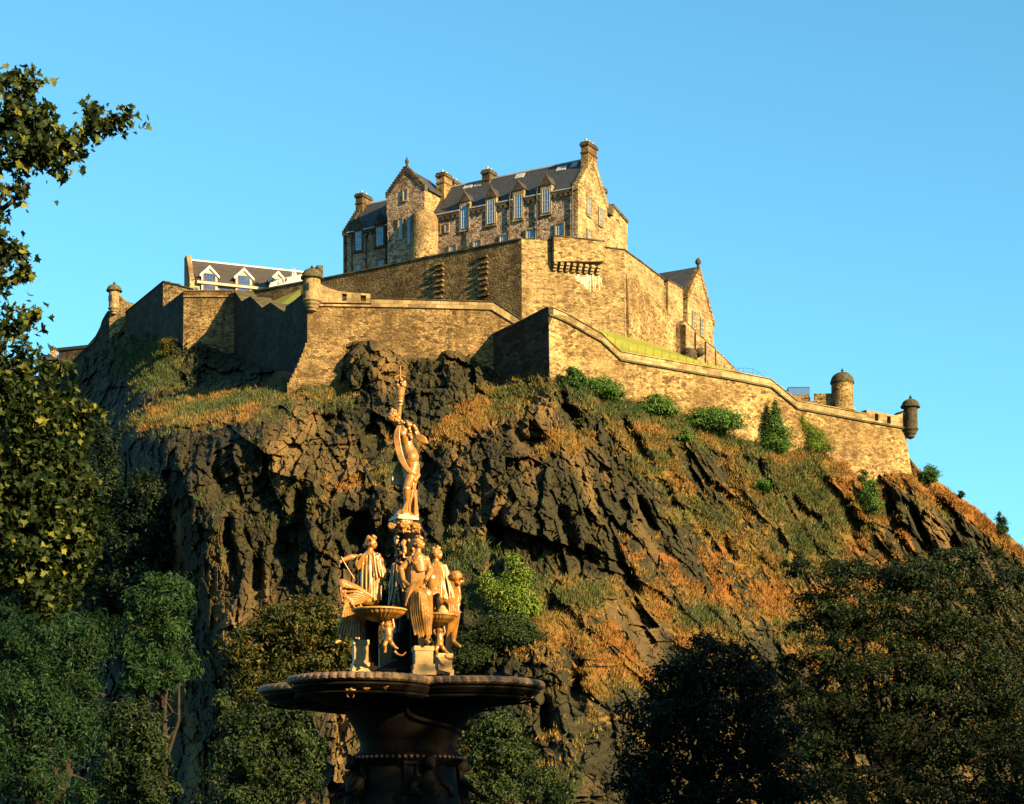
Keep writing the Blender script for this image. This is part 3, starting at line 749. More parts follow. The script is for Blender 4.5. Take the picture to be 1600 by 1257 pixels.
# ---------------------------------------------------------------- windows
def window(parent, O, ux, uy, w, h, nx, ny, arch=False, surround=0.16, frame='white', stone_m='trim', out=None, deep=0.0):
    """sash window on a wall: O lower-left corner, ux along the wall, uy the outward normal"""
    ux = Vector(ux).normalized(); uy = Vector(uy).normalized(); Z = Vector((0,0,1)); O = Vector(O)
    def bx(mb, a0, a1, z0, z1, d0, d1):
        b = [O + ux*a + uy*d + Z*z0 for a, d in ((a0,d1),(a1,d1),(a1,d0),(a0,d0))]
        t = [O + ux*a + uy*d + Z*z1 for a, d in ((a0,d1),(a1,d1),(a1,d0),(a0,d0))]
        mb.hexa(b, t)
    fr = MB(); e = 0.05
    bx(fr, 0, e, 0, h, 0.0, 0.06); bx(fr, w-e, w, 0, h, 0.0, 0.06); bx(fr, e, w-e, 0, e, 0.0, 0.06); bx(fr, e, w-e, h-e, h, 0.0, 0.06)
    bx(fr, e, w-e, h*0.5-0.025, h*0.5+0.025, 0.0, 0.055)
    for i in range(1, nx): c = w*i/nx; bx(fr, c-0.014, c+0.014, e, h-e, 0.0, 0.045)
    for j in range(1, ny):
        if abs(j/ny-0.5) > 0.02: c = h*j/ny; bx(fr, e, w-e, c-0.014, c+0.014, 0.0, 0.042)
    wo = fr.build('window', M[frame], parent)
    p = MB(); bx(p, 0.02, w-0.02, 0.02, h-0.02, -0.02, 0.018); p.build('pane', M['glass' if frame == 'white' else 'glass_dark'], wo)
    if surround:
        s = MB(); q = surround; d = 0.14
        bx(s, -q, -0.003, -q, h+q, -0.05, d); bx(s, w+0.003, w+q, -q, h+q, -0.05, d); bx(s, -0.003, w+0.003, h+0.003, h+q, -0.05, d); bx(s, -0.003, w+0.003, -q, -0.003, -0.05, d+0.05)
        s.build('surround', M[stone_m], wo)
    return wo

# ---------------------------------------------------------------- the great hall on the summit
HO = Vector((7.83, 228.0, 0)); HU = Vector((-0.862, 0.507, 0)); HW = Vector((0.507, 0.862, 0)); ZV = Vector((0,0,1))
def L(u, w, z): return HO + HU*u + HW*w + ZV*z
def hu(px, w=0.0):
    k = (px-800)/FPX; return (HO.x + HW.x*w - k*(HO.y + HW.y*w)) / (-HU.x + HU.y*k)
def hz(px, py, w=0.0):
    p = L(hu(px, w), w, 0); return ZP(py, p.y)
def hbox(mb, u0, u1, w0, w1, z0, z1):
    mb.hexa([L(u1,w0,z0), L(u0,w0,z0), L(u0,w1,z0), L(u1,w1,z0)], [L(u1,w0,z1), L(u0,w0,z1), L(u0,w1,z1), L(u1,w1,z1)])
EAVE, RIDGE, DEP, LEN = 80.4, 84.9, 7.5, 34.1
hall = thing('castle_hall', L(17, 3.7, 62), 'large stone hall with steep slate roof, tall chimneys and dormers on the summit', 'castle building')
mb = MB(); hbox(mb, 0.3, LEN-0.3, 0, DEP, 60, EAVE); mb.build('wall', M['rubble'], hall)
# right gable end
mb = MB()
mb.prism([L(-0.006,0,60), L(-0.006,DEP,60), L(-0.006,DEP,EAVE), L(-0.006,DEP/2,RIDGE+0.3), L(-0.006,0,EAVE)], HU*0.6)
gab = mb.build('gable_wall', M['gable'], hall)
mb = MB()
for s in (0, 1):
    n = 13
    for k in range(n):
        f = k/n; wv = (f*DEP/2) if s == 0 else DEP - f*DEP/2
        z = EAVE + (RIDGE-EAVE)*f
        w0, w1 = (wv-0.15, wv+DEP/2/n+0.1) if s == 0 else (wv-DEP/2/n-0.1, wv+0.15)
        hbox(mb, -0.10-0.002*(k % 2), 0.65, w0, w1, z-0.25, z+0.42+0.003*k)
mb.build('crow_step', M['gable'], gab)
mb = MB()
mb.prism([L(LEN-0.6,0,60), L(LEN-0.6,DEP,60), L(LEN-0.6,DEP,EAVE), L(LEN-0.6,DEP/2,RIDGE+0.3), L(LEN-0.6,0,EAVE)], HU*0.606)
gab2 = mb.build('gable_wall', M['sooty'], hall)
mb = MB()
for s in (0, 1):
    n = 11
    for k in range(n):
        f = k/n; wv = (f*DEP/2) if s == 0 else DEP - f*DEP/2; z = EAVE + (RIDGE-EAVE)*f
        w0, w1 = (wv-0.15, wv+DEP/2/n+0.1) if s == 0 else (wv-DEP/2/n-0.1, wv+0.15)
        hbox(mb, LEN-0.65, LEN+0.10, w0, w1, z-0.25, z+0.42+0.003*k)
mb.build('crow_step', M['sooty'], gab2)
# roof
mb = MB()
mb.prism([L(0.66,-0.02,EAVE-0.10), L(0.66,-0.02,EAVE+0.12), L(0.66,DEP/2,RIDGE+0.16), L(0.66,DEP+0.30,EAVE+0.12), L(0.66,DEP+0.30,EAVE-0.10), L(0.66,DEP/2,RIDGE-0.1)], HU*(LEN-1.32))
roof = mb.build('roof', M['slate'], hall)
mb = MB(); hbox(mb, 0.66, LEN-0.66, DEP/2-0.12, DEP/2+0.12, RIDGE+0.10, RIDGE+0.27); mb.build('ridge_cap', M['lead'], roof)
def on_roof(u0, u1, w0, w1, lift=0.05):
    sl = (RIDGE-EAVE+0.04)/(DEP/2+0.02)
    zz = lambda w: EAVE+0.12 + (w+0.02)*sl
    return [L(u1,w0,zz(w0)+lift), L(u0,w0,zz(w0)+lift), L(u0,w1,zz(w1)+lift), L(u1,w1,zz(w1)+lift)]
for px, u_w, wa, wb in ((731,1.3,3.0,3.5),(747,1.1,3.0,3.5),(812,1.2,2.95,3.55),(878,1.3,2.8,3.4),(897,0.9,3.0,3.6)):
    u = hu(px, 3.2); q = on_roof(u-u_w/2, u+u_w/2, wa, wb, 0.0); mb = MB(); mb.hexa(q, [p + ZV*0.08 + HW*-0.05 for p in q]); mb.build('skylight', M['lead'], roof)
# gutter and corbel course below the eaves, broken by the dormers
DORM = ((720.7,731.3,321.6,357.3,315.5,299.8),(761.5,773,313,349.6,309.5,291.8),(804,815.6,304.5,341,297.5,282),(847.4,859,296,332.5,290,272.3))
DORM2 = ((555.7,564.8,362.7,391,358.5,340),(588,599,355.4,383.8,350,333))
cuts = sorted([((hu(a[1],-0.1)-0.26), (hu(a[0],-0.1)+0.26)) for a in DORM+DORM2])
edges = [0.6]
for c0, c1 in cuts: edges += [c0, c1]
edges.append(LEN-0.66)
wing0, wing1 = hu(674, 0), hu(605.5, -1.6)
for a, b in zip(edges[::2], edges[1::2]):
    for a_, b_ in ([(a, b)] if not (a < wing0 < b) else [(a, wing0), (wing1+0.15, b)]):
        if b_ - a_ < 0.3: continue
        mb = MB(); hbox(mb, a_, b_, -0.20, -0.021, EAVE-0.02, EAVE+0.12); mb.build('gutter', M['lead'], roof)
        mb = MB(); hbox(mb, a_, b_, -0.16, -0.004, EAVE-0.40, EAVE-0.10)
        u = a_+0.15
        while u < b_-0.3:
            hbox(mb, u, u+0.28, -0.22, -0.005, EAVE-0.80, EAVE-0.39); u += 0.72
        mb.build('corbel_course', M['sooty'], hall)
# chimneys
def chimney(u0, u1, w0, w1, z0, z1, pots, mat='wall_brown', cap='sooty'):
    mb = MB(); hbox(mb, u0, u1, w0, w1, z0, z1); c = mb.build('chimney', M[mat], hall)
    mb = MB(); hbox(mb, u0-0.14, u1+0.14, w0-0.14, w1+0.14, z1+0.003, z1+0.30); hbox(mb, u0-0.05, u1+0.05, w0-0.05, w1+0.05, z1+0.303, z1+0.5); hbox(mb, u0-0.08, u1+0.08, w0-0.08, w1+0.08, z1-0.9, z1-0.75); mb.build('chimney_cap', M[cap], c)
    for k in range(pots):
        f = (k+0.5)/pots; p = L((u0+u1)/2, w0+(w1-w0)*f, z1+0.5)
        mb = MB(); mb.lathe(p, [(0.16,0),(0.14,0.3),(0.17,0.34),(0.16,0.42)], 10); mb.build('chimney_pot', M['pale_render'], c)
chimney(-0.012, 0.95, 2.5, 4.8, 83.5, 86.25, 3)
ua = hu(703, 3.5); chimney(ua-0.1, ua+1.05, 2.0, 3.9, 82.4, 86.0, 2, 'wall_brown'); chimney(ua-0.05, ua+0.9, 4.4, 6.0, 82.4, 85.8, 2, 'wall_dark')
ub = hu(764, 3.7); chimney(ub-0.5, ub+0.6, 3.0, 4.6, 83.3, 85.6, 2, 'sooty')
chimney(LEN-1.1, LEN-0.02, 2.7, 4.8, 83.3, 85.85, 2, 'wall_dark')
# dormers of the long front
def dormer(pxa, pxb, py0, py1, pyb, pya, wall='trim'):
    ua, ub = hu(pxb, -0.1), hu(pxa, -0.1); um = (ua+ub)/2
    z0, z1 = hz((pxa+pxb)/2, py1, -0.1), hz((pxa+pxb)/2, py0, -0.1)
    zb, zapex = hz((pxa+pxb)/2, pyb, -0.1), hz((pxa+pxb)/2, pya, -0.1)
    hw = (ub-ua)/2
    e = 0.24
    mb = MB(); hbox(mb, um-hw-e, um-hw-0.004, -0.13, 2.2, z0-0.2, zb); hbox(mb, um+hw+0.004, um+hw+e, -0.13, 2.2, z0-0.2, zb)
    hbox(mb, um-hw-0.004, um+hw+0.004, -0.13, 2.2, z1+0.01, zb-0.001); hbox(mb, um-hw-e-0.05, um+hw+e+0.05, -0.2, -0.004, z0-0.36, z0-0.203)
    d = mb.build('dormer', M[wall], hall)
    mb = MB(); mb.prism([L(um-hw-e-0.12,-0.24,zb+0.004), L(um+hw+e+0.12,-0.24,zb+0.004), L(um,-0.24,zapex)], HW*0.5); mb.build('pediment', M['sooty'], d)
    mb = MB(); mb.prism([L(um-hw-e-0.16,0.27,zb+0.0), L(um+hw+e+0.16,0.27,zb+0.0), L(um,0.27,zapex-0.05)], HW*3.0); mb.build('dormer_roof', M['slate'], d)
    mb = MB(); mb.lathe(L(um,-0.1,zapex-0.08), [(0.05,0),(0.10,0.12),(0.09,0.22),(0.02,0.34)], 8); mb.build('finial', M['sooty'], d)
    window(hall, L(ub,-0.09,z0), -HU, -HW, ub-ua, z1-z0, 3, 6, surround=0)
for a in DORM: dormer(*a)
for a in DORM2: dormer(*a, wall='sooty')
def hwin(pxa, pxb, py0, py1, nx, ny, w=0.0, **k):
    ua, ub = hu(pxb, w), hu(pxa, w); m_ = (pxa+pxb)/2
    return window(hall, L(ub, w, hz(m_,py1,w)), -HU, -HW, ub-ua, hz(m_,py0,w)-hz(m_,py1,w), nx, ny, **k)
for a in ((555,564,414,424.5),(591,600.5,406.6,416.7),(703,712.6,384,394.5),(741,751.5,376.5,388),(782,792.6,368,381),(823.5,834.5,359,372.5),(869,881,350.7,371.5)): hwin(*a, 3, 4)
for a in ((682.8,687.7,352.7,365.5),(696,701,351,362.7)): hwin(*a, 2, 3)
# downpipes
for px, ya, yb in ((551,372,432),(573.5,372,420),(604,366,414),(676,345,401),(733,323,392),(797,306,376),(839.5,298,371),(895,290,372)):
    u = hu(px); mb = MB(); mb.tube([L(u,-0.16,60+0), L(u,-0.16,hz(px,ya))], 0.085, 8); mb.box(L(u,-0.18,hz(px,ya)+0.1), (0.35,0.3,0.3), math.atan2(HU.y,HU.x)); mb.build('downpipe', M['iron'], hall)
# gabled stair wing
WP = -1.6
ul, ur = hu(605.5, WP), hu(663, WP); um = (ul+ur)/2
ze = hz(663, 294, WP); zr = hz(635, 263, WP)
mb = MB(); hbox(mb, ur, ul, WP, -0.003, 60, hz(640,328,WP)); 
mb.prism([L(ur,WP+0.003,hz(640,330,WP)), L(ul+0.12,WP+0.003,hz(640,330,WP)), L(ul+0.12,WP+0.003,ze), L(um,WP+0.003,zr), L(ur,WP+0.003,ze)], HW*4.4)
wing = mb.build('stair_wing', M['rubble'], hall)
mb = MB(); hbox(mb, ur-0.03, ur-0.001, WP+0.05, 4.0, 60, ze); mb.build('wing_side', M['gable'], wing)
mb = MB(); mb.prism([L(ur-0.35,WP+0.62,ze+0.05), L(um,WP+0.62,zr+0.12), L(ul+0.40,WP+0.62,ze+0.05), L(ul+0.40,WP+0.62,ze-0.12), L(um,WP+0.62,zr-0.08), L(ur-0.35,WP+0.62,ze-0.12)], HW*5.2); mb.build('wing_roof', M['slate'], wing)
mb = MB(); n = 11
for s in (0, 1):
    for k in range(n):
        f = k/n; half = (ul-ur)/2+0.12; st = half/n
        u0 = (ur-0.1) + f*half if s == 0 else (ul+0.22) - f*half - st; z = ze + (zr-ze)*f
        hbox(mb, u0-0.04, u0+st+0.06, WP-0.08, WP+0.55, z-0.25, z+0.48+0.002*k+0.001*s)
mb.build('crow_step', M['sooty'], wing)
mb = MB(); p = L(um, WP+0.25, zr+0.3); mb.lathe(p, [(0.25,-0.1),(0.12,0.25),(0.24,0.5),(0.26,0.72),(0.1,0.95),(0.03,1.2)], 10); mb.build('finial', M['sooty'], wing)
# round stair turret in the corner of the wing
tr = 1.75; ut = hu(660.5, WP+0.4); pc = L(ut, WP+0.75, 0); zt = hz(660, 331, WP)
prof = [(tr, 60), (tr, zt-1.2)] + [(tr*math.cos(a), zt-1.2 + 1.7*math.sin(a)) for a in (0.25,0.5,0.8,1.1,1.4)]
mb = MB(); mb.lathe(pc, prof, 32); mb.build('stair_turret', M['gable'], wing)
for a in ((623.3,628.8,342.6,373.7,2,6),(636,642.6,340.8,382,2,7),(630.8,636.2,297.5,313.5,2,4),(620.6,627,404,411,2,2)): hwin(*a, w=WP-0.004)
# windows in the right gable end
def gwin(pxa, pxb, py0, py1, nx, ny):
    k = lambda px: ((HO.x - (px-800)/FPX*HO.y)/(-HW.x + (px-800)/FPX*HW.y))
    wa, wb = k(pxa), k(pxb); y0 = L(0, wa, 0).y
    return window(hall, L(-0.02, wa, ZP(py1, y0)), HW, -HU, wb-wa, ZP(py0, y0)-ZP(py1, y0), nx, ny, surround=0.14)
for a in ((917,922.5,307.7,336.7),(935,940,325,352),(917,922.5,359,379)): gwin(*a, 3, 5)
# rear range with its own small chimney
mb = MB(); mb.prism([L(0.5,DEP+0.003,60), L(0.5,13.9,60), L(0.5,13.9,80.1), L(0.5,9.7,81.1), L(0.5,8.7,81.1), L(0.5,DEP+0.003,80.0)], HU*9.0); rr = mb.build('rear_range', M['gable'], hall)
mb = MB()
for k in range(9):
    w = 9.8 + k*0.46; z = 81.15 - (w-9.7)*0.238
    hbox(mb, 0.35, 1.0, w, w+0.5, z-0.1, z+0.24+0.002*k)
mb.build('crow_step', M['sooty'], rr)
mb = MB(); hbox(mb, 1.0, 9.0, DEP+0.5, 13.8, 80.4, 80.9); mb.build('rear_roof', M['slate'], rr)
chimney(1.0, 2.2, 7.7, 9.2, 79.6, 82.6, 1, 'sooty')
mb = MB(); hbox(mb, 0.0, 0.5, 7.7, 9.2, 79.6, 80.8); mb.build('buttress_top', M['sooty'], hall)

# ---------------------------------------------------------------- gabled building on the right
def along(px, o, d):
    k = (px-800)/FPX; return (k*o[1]-o[0])/(d[0]-k*d[1])
ko = (XP(1044, 219.5), 219.5); kd = (HW.x, HW.y)
KO = Vector((ko[0], ko[1], 0))
chap = thing('gabled_lodge', (20, 224, 52), 'narrow gabled stone building with dark roof, right of the upper wall', 'castle building')
def K(s, t, z): return KO + HW*s + HU*t + ZV*z
def kbox(mb, s0, s1, t0, t1, z0, z1):
    mb.hexa([K(s0,t0,z0), K(s1,t0,z0), K(s1,t1,z0), K(s0,t1,z0)], [K(s0,t0,z1), K(s1,t0,z1), K(s1,t1,z1), K(s0,t1,z1)])
mb = MB(); kbox(mb, 0, 3.95, 0, 5, 50, 66.8); blk = mb.build('tower_block', M['gable'], chap)
mb = MB(); kbox(mb, -0.08, 4.03, -0.08, 5.08, 66.803, 66.95); mb.build('coping', M['sooty'], blk)
mb = MB(); kbox(mb, -0.6, -0.003, 0.3, 4.0, 50, 66.2); mb.build('recess', M['wall_mottled'], blk)
s0 = 4.15; s1 = s0+7.3; sa = s0+3.3
mb = MB(); mb.prism([K(s0,-0.5,48), K(s1,-0.5,48), K(s1,-0.5,64.7), K(sa,-0.5,70.0), K(s0,-0.5,66.2)], HU*6.0); gw = mb.build('gable_wall', M['gable'], chap)
mb = MB()
for (wa, za, wb, zb) in ((s0-0.1, 66.1, sa, 70.05), (s1+0.1, 64.6, sa, 70.05)):
    for k in range(12):
        f0, f1 = k/12, (k+1)/12; lo, hi = sorted((wa+(wb-wa)*f0, wa+(wb-wa)*f1)); z = za+(zb-za)*f0
        kbox(mb, lo-0.05, hi+0.05, -0.6, 0.0, z-0.3, z+0.34+0.002*k)
mb.build('crow_step', M['wall_mottled'], gw)
mb = MB(); mb.prism([K(s0-0.25,0.003,66.15), K(s0-0.25,0.003,66.4), K(sa,0.003,70.3), K(s1+0.25,0.003,64.9), K(s1+0.25,0.003,64.6), K(sa,0.003,70.0)], HU*6.2); mb.build('roof', M['slate'], chap)
mb = MB(); mb.lathe(K(sa,-0.3,70.2), [(0.2,0),(0.14,0.25),(0.33,0.5),(0.36,0.75),(0.2,1.0),(0.05,1.15)], 12); mb.build('finial', M['sooty'], gw)
for (a, b, y0, y1) in ((1081.5,1086,488,513),(1094,1098.5,498,524)):
    go = K(s0,-0.5,0); wa = along(a, go, kd); wb = along(b, go, kd); yy = go.y + kd[1]*wa
    window(chap, Vector((go.x+kd[0]*wa, go.y+kd[1]*wa, ZP(y1, yy))) - HU*0.02, HW, -HU, wb-wa, ZP(y0,yy)-ZP(y1,yy), 2, 4, surround=0.12)
# terrace wall stepping down in front of it
DA = (1068, 220.5); dd0 = (XP(1068,220.5), 220.5)
def dpt(px, py):
    s = along(px, dd0, kd); y = dd0[1]+kd[1]*s; return (dd0[0]+kd[0]*s, y, ZP(py, y), 46)
dt = [dpt(*q) for q in ((1069,502),(1085,516),(1086,520),(1101,531),(1102,534),(1117,545),(1118,548),(1134,562),(1151,580.5))]
tw2 = wall_thing('terrace_wall', dt, 'pale retaining wall stepping down to the right below the gabled lodge', 'wall')
mb = MB(); rampart(mb, dt, 1.5, 0.01); mb.build('face', M['gable'], tw2)
mb = MB(); coping(mb, dt, 0.6, 0.14, 0.08); mb.build('coping', M['wall_mottled'], tw2)
for px, ya, yb in ((1069,508,546),(1085,520,556),(1101,535,564),(1117,548,570)):
    q = dpt(px, ya); mb = MB(); mb.box((q[0]-HU.x*0.05, q[1]-HU.y*0.05, (q[2]+47)/2), (0.16, 0.3, q[2]-47), math.atan2(HW.y, HW.x)); mb.build('buttress', M['sooty'] if px != 1117 else M['wall_mottled'], tw2)

# grass bank between the upper wall and the lower parapet
bank = MB(); fr, mi1, mi2, bk = [], [], [], []
for px, pyb, Yb in ((905,505,205.8),(930,516,207),(960,521,208.5),(985,527,210),(1015,536,214.5),(1045,547,219.5),(1075,557,222),(1100,567,225),(1130,577,229),(1156,584.5,233)):
    x, y = online(A2, B2, px+3); zf = np.interp(px+3, [p[0] for p in tops2], [ZP(p[1], online(A2,B2,p[0])[1]) for p in tops2])
    a = Vector((x - 0.3, y+0.75, zf-0.15)); b = P(px, pyb, Yb)
    fr.append(a); bk.append(b); mi1.append(a.lerp(b, 0.40)+Vector((0,0,-0.15))); mi2.append(a.lerp(b, 0.46)+Vector((0,0,0.45)))
n = len(fr); bank.add(fr+mi1+mi2+bk, [(i, i+1, n+i+1, n+i) for i in range(n-1)] + [(n+i, n+i+1, 2*n+i+1, 2*n+i) for i in range(n-1)] + [(2*n+i, 2*n+i+1, 3*n+i+1, 3*n+i) for i in range(n-1)])
mgb = NT('short mown grass', 0.9, 0.15); gp = mgb.n('ShaderNodeNewGeometry').outputs['Position']
mgb.col(mgb.ramp(mgb.noise(gp, 1.1, 6, 0.75), [(0.30, (0.24,0.17,0.07)), (0.42, (0.20,0.21,0.03)), (0.75, (0.28,0.30,0.04))])); mgb.bump(mgb.noise(gp, 5, 3), 0.6, 0.1)
M['mown'] = mgb.m
tag(bank.build('grass_bank', M['mown']), kind='structure')
lawn = MB()
lp = [P(420,490,206), P(470,480,206), P(470,452,221), P(418,474,223.5)]
lawn.add(lp + [p - ZV*0.5 for p in lp], [(0,1,2,3),(7,6,5,4),(0,4,5,1),(1,5,6,2),(2,6,7,3),(3,7,4,0)])
tag(lawn.build('grass_bank', M['mown']), kind='structure')
court = MB(); court.add([(-34,232,60),(2,212,60),(10,212,60),(10,260,60),(-34,262,60)], [(0,1,2,3,4)]); tag(court.build('courtyard_ground', M['wall_dark']), kind='structure')
# fence on the bank
fence = thing('wire_fence', tuple(fr[4]), 'thin post and wire fence along the lower edge of the grass bank', 'fence')
mb = MB(); tops = []
for i in range(22):
    t = i/21*(n-1); k = min(int(t), n-2); a = fr[k].lerp(fr[k+1], t-k).lerp(bk[k].lerp(bk[k+1], t-k), 0.12)
    mb = MB(); mb.tube([a, a+ZV*1.05], 0.017, 5); mb.build('post', M['iron'], fence); tops.append(a)
mb = MB()
for h in (0.5, 1.0): mb.tube([a+ZV*h for a in tops], 0.006, 4)
mb.build('wire', M['iron'], fence)
# dark outcrop on the bank
def boulder(name, px, py, Y, rx, ry, rz, mat, label, cat, seed):
    random.seed(seed); b = MB()
    for k in range(7):
        c = P(px + random.uniform(-rx,rx)*0.7, py + random.uniform(-ry,ry)*0.6, Y + random.uniform(-rz,rz)*0.4)
        r = random.uniform(0.45, 0.8)
        b.blob(c, (rx*Y/FPX*r*0.7, rz*r, ry*Y/FPX*r*1.1), 7, 5, Matrix.Rotation(random.uniform(0,3),3,'Z') @ Matrix.Rotation(0.5,3,'Y'), 0.22)
    return tag(b.build(name, mat), label, cat)
def rockmat():
    m = NT('bare basalt', 0.9, 0.2); geo = m.n('ShaderNodeNewGeometry').outputs['Position']
    m.col(m.ramp(m.noise(geo, 1.2, 5, 0.7), [(0.3, (0.03,0.026,0.018)), (0.7, (0.10,0.085,0.05))])); m.bump(m.noise(geo, 2.5, 4), 0.8, 0.3); return m.m
M['basalt'] = rockmat()
q = []
for i, (px_, py_) in enumerate(((1063,545),(1075,551),(1088,557),(1099,566))): pass
boulder('rock_outcrop', 1080, 555, 219.0, 24, 11, 1.2, M['basalt'], 'dark bare rock outcrop at the foot of the terrace wall', 'rock', 9)

# ---------------------------------------------------------------- small round tower, parapet and what stands behind it
RY = 204.0
rt = thing('round_tower', (XP(1316,RY), RY, 46), 'round stone tower with dark dome behind the right-hand wall', 'tower')
x = XP(1316, RY); r = 17.2/FPX*RY
mb = MB(); mb.lathe((x,RY,0), [(r*1.0,40),(r*1.0,ZP(640,RY)),(r*0.98,ZP(599,RY))], 32); mb.build('shaft', M['wall_mottled'], rt)
mb = MB(); mb.lathe((x,RY,0), [(r*1.0,ZP(645,RY)),(r*1.18,ZP(643,RY)),(r*1.18,ZP(639.5,RY)),(r*1.0,ZP(638.5,RY))], 32); mb.build('string_course', M['trim'], rt)
d = [(r*0.9,ZP(600,RY)),(r*1.08,ZP(600,RY)),(r*1.1,ZP(597.5,RY))]
h = ZP(583,RY)-ZP(597,RY)
d += [(r*1.02*math.cos(a)+0.02, ZP(596,RY)+h*math.sin(a)) for a in (0.1,0.35,0.6,0.85,1.1,1.35,1.5)]
mb = MB(); mb.lathe((x,RY,0), d, 32); mb.build('dome', M['dome'], rt)
mb = MB(); mb.lathe((x,RY,ZP(583.5,RY)), [(0.2,0),(0.08,0.15),(0.16,0.3),(0.05,0.42),(0.03,0.6)], 10); mb.build('finial', M['iron'], rt)
BA, BB = (1234, 205.0), (1337, 203.2)
bt = line_pts(BA, BB, [(1235,628),(1337,628)], 40)
bw = wall_thing('battlement', bt, 'short battlemented parapet joined to the round domed tower', 'wall')
mb = MB(); rampart(mb, line_pts(BA, BB, [(1235,627),(1262,627),(1300,627)], 40), 1.3); mb.build('face', M['wall_mottled'], bw)
for a, b, y in ((1235,1264,617),(1271.5,1299.5,615)):
    mb = MB(); rampart(mb, [(x_, y_, z_, ZP(627, y_)+0.003) for x_, y_, z_, _ in line_pts(BA, BB, [(a,y),(b,y)], 0)], 1.3, 0, -0.003); mb.build('merlon', M['wall_mottled'], bw)
cont = thing('storage_container', P(1247, 617, 211), 'bright blue box container behind the battlement', 'container')
M['blue'] = plain('blue paint', (0.03,0.14,0.42), 0.5, 0.4, 0.08)
mb = MB(); c = P(1247, 618, 211); mb.box((c.x, c.y+2, c.z), (2.35, 5.5, 1.5)); mb.build('box_body', M['blue'], cont)
mb = MB()
for k in range(11): mb.box((c.x-1.1+k*0.22, c.y-0.755, c.z), (0.09, 0.012, 1.36))
mb.box((c.x, c.y-0.78, c.z+0.71), (2.36, 0.08, 0.085)); mb.build('ribs', M['blue'], cont).name = 'corrugation'
rail = thing('handrail', P(1172, 586, 206), 'thin metal handrail silhouetted on top of the right-hand wall', 'railing')
mb = MB(); rp = [P(1150,577.5,205), P(1162,575,205), P(1176,577,205), P(1184,581,205), P(1195,590,205)]
mb.tube(rp, 0.018, 5); mb.tube([p - ZV*0.4 for p in rp[:4]], 0.012, 5); mb.build('rail', M['iron'], rail)
for p in rp[:4]: mb = MB(); mb.tube([p, p - ZV*1.8], 0.022, 5); mb.build('post', M['iron'], rail)

# ---------------------------------------------------------------- slate-roofed building behind the left walls
BO = Vector((XP(303, 258.0), 258.0, 0)); be = Vector((XP(512, 264.5), 264.5, 0)); BD = (be-BO).normalized(); BN = Vector((-BD.y, BD.x, 0)); BL = (be-BO).length
def Q(s, w, z): return BO + BD*s + BN*w + ZV*z
def bs(px):
    k = (px-800)/FPX; return (k*BO.y-BO.x)/(BD.x-k*BD.y)
lodge = thing('dormer_building', tuple(Q(BL/2, 4, 62)), 'long low building with grey slate roof and white gabled dormers behind the left walls', 'building')
ez, rz_ = 78.2, 82.1
def qbox(mb, s0, s1, w0, w1, z0, z1):
    mb.hexa([Q(s0,w0,z0), Q(s1,w0,z0), Q(s1,w1,z0), Q(s0,w1,z0)], [Q(s0,w0,z1), Q(s1,w0,z1), Q(s1,w1,z1), Q(s0,w1,z1)])
mb = MB(); mb.prism([Q(0.02,0,60), Q(0.02,0,ez), Q(0.02,4.2,rz_-0.1), Q(0.02,8.4,ez), Q(0.02,8.4,60)], BD*(BL-0.1)); mb.build('wall', M['pale_render'], lodge)
mb = MB(); mb.prism([Q(0.3,-0.5,ez-0.3), Q(0.3,-0.5,ez-0.05), Q(0.3,4.2,rz_+0.1), Q(0.3,8.9,ez-0.05), Q(0.3,8.9,ez-0.3), Q(0.3,4.2,rz_-0.15)], BD*(BL-0.9)); rf = mb.build('roof', M['slate_brown'], lodge)
mb = MB(); qbox(mb, 0.3, BL-0.6, 4.05, 4.35, rz_+0.06, rz_+0.26); mb.build('ridge_cap', M['white'], rf)
mb = MB(); qbox(mb, 0.3, BL-0.6, -0.62, -0.5, ez-0.40, ez-0.06); mb.build('fascia', M['pale_render'], rf)
mb = MB(); mb.prism([Q(-0.62,-0.3,60), Q(-0.62,-0.3,ez+0.2), Q(-0.62,1.9,rz_-0.1), Q(-0.62,2.0,rz_+0.1), Q(-0.62,3.6,rz_+0.1), Q(-0.62,3.6,60)], BD*0.63); mb.build('gable_end', M['gable'], lodge)
mb = MB(); qbox(mb, BL-0.6, BL+0.2, 3.2, 5.2, rz_-1, rz_+1.1); mb.build('chimney', M['sooty'], lodge)
for (pl, pr, pya, pye, pyf) in ((311,342,416.5,432,456),(364.5,396,420,435.5,459),(418,449,425,441,462)):
    s0_, s1_ = bs(pl), bs(pr); sm = (s0_+s1_)/2; yv = Q(sm,0,0).y; zA, zE, zF = ZP(pya,yv), ZP(pye,yv), ZP(pyf,yv)
    mb = MB(); mb.prism([Q(s0_+0.25,-0.35,zF-2), Q(s1_-0.25,-0.35,zF-2), Q(s1_-0.25,-0.35,zE), Q(sm,-0.35,zA-0.25), Q(s0_+0.25,-0.35,zE)], BN*3.6); dm = mb.build('dormer', M['pale_render'], lodge)
    mb = MB()
    for e_ in (s0_, s1_):
        q = 0.34
        mb.prism([Q(e_,-0.55,zE-q), Q(e_,-0.55,zE), Q(sm,-0.55,zA), Q(sm,-0.55,zA-q*1.25)], BN*0.22)
    mb.build('bargeboard', M['white'], dm)
    mb = MB(); mb.prism([Q(s0_-0.02,-0.32,zE-0.05), Q(sm,-0.32,zA+0.02), Q(s1_+0.02,-0.32,zE-0.05), Q(s1_+0.02,-0.32,zE-0.2), Q(sm,-0.32,zA-0.15), Q(s0_-0.02,-0.32,zE-0.2)], BN*3.5); mb.build('dormer_roof', M['slate_brown'], dm)
    wv = (s1_-s0_)*0.58
    window(lodge, Q(sm-wv/2,-0.39,zF-0.9), BD, -BN, wv, zE-zF+1.15, 4, 3, surround=0, frame='red_frame')
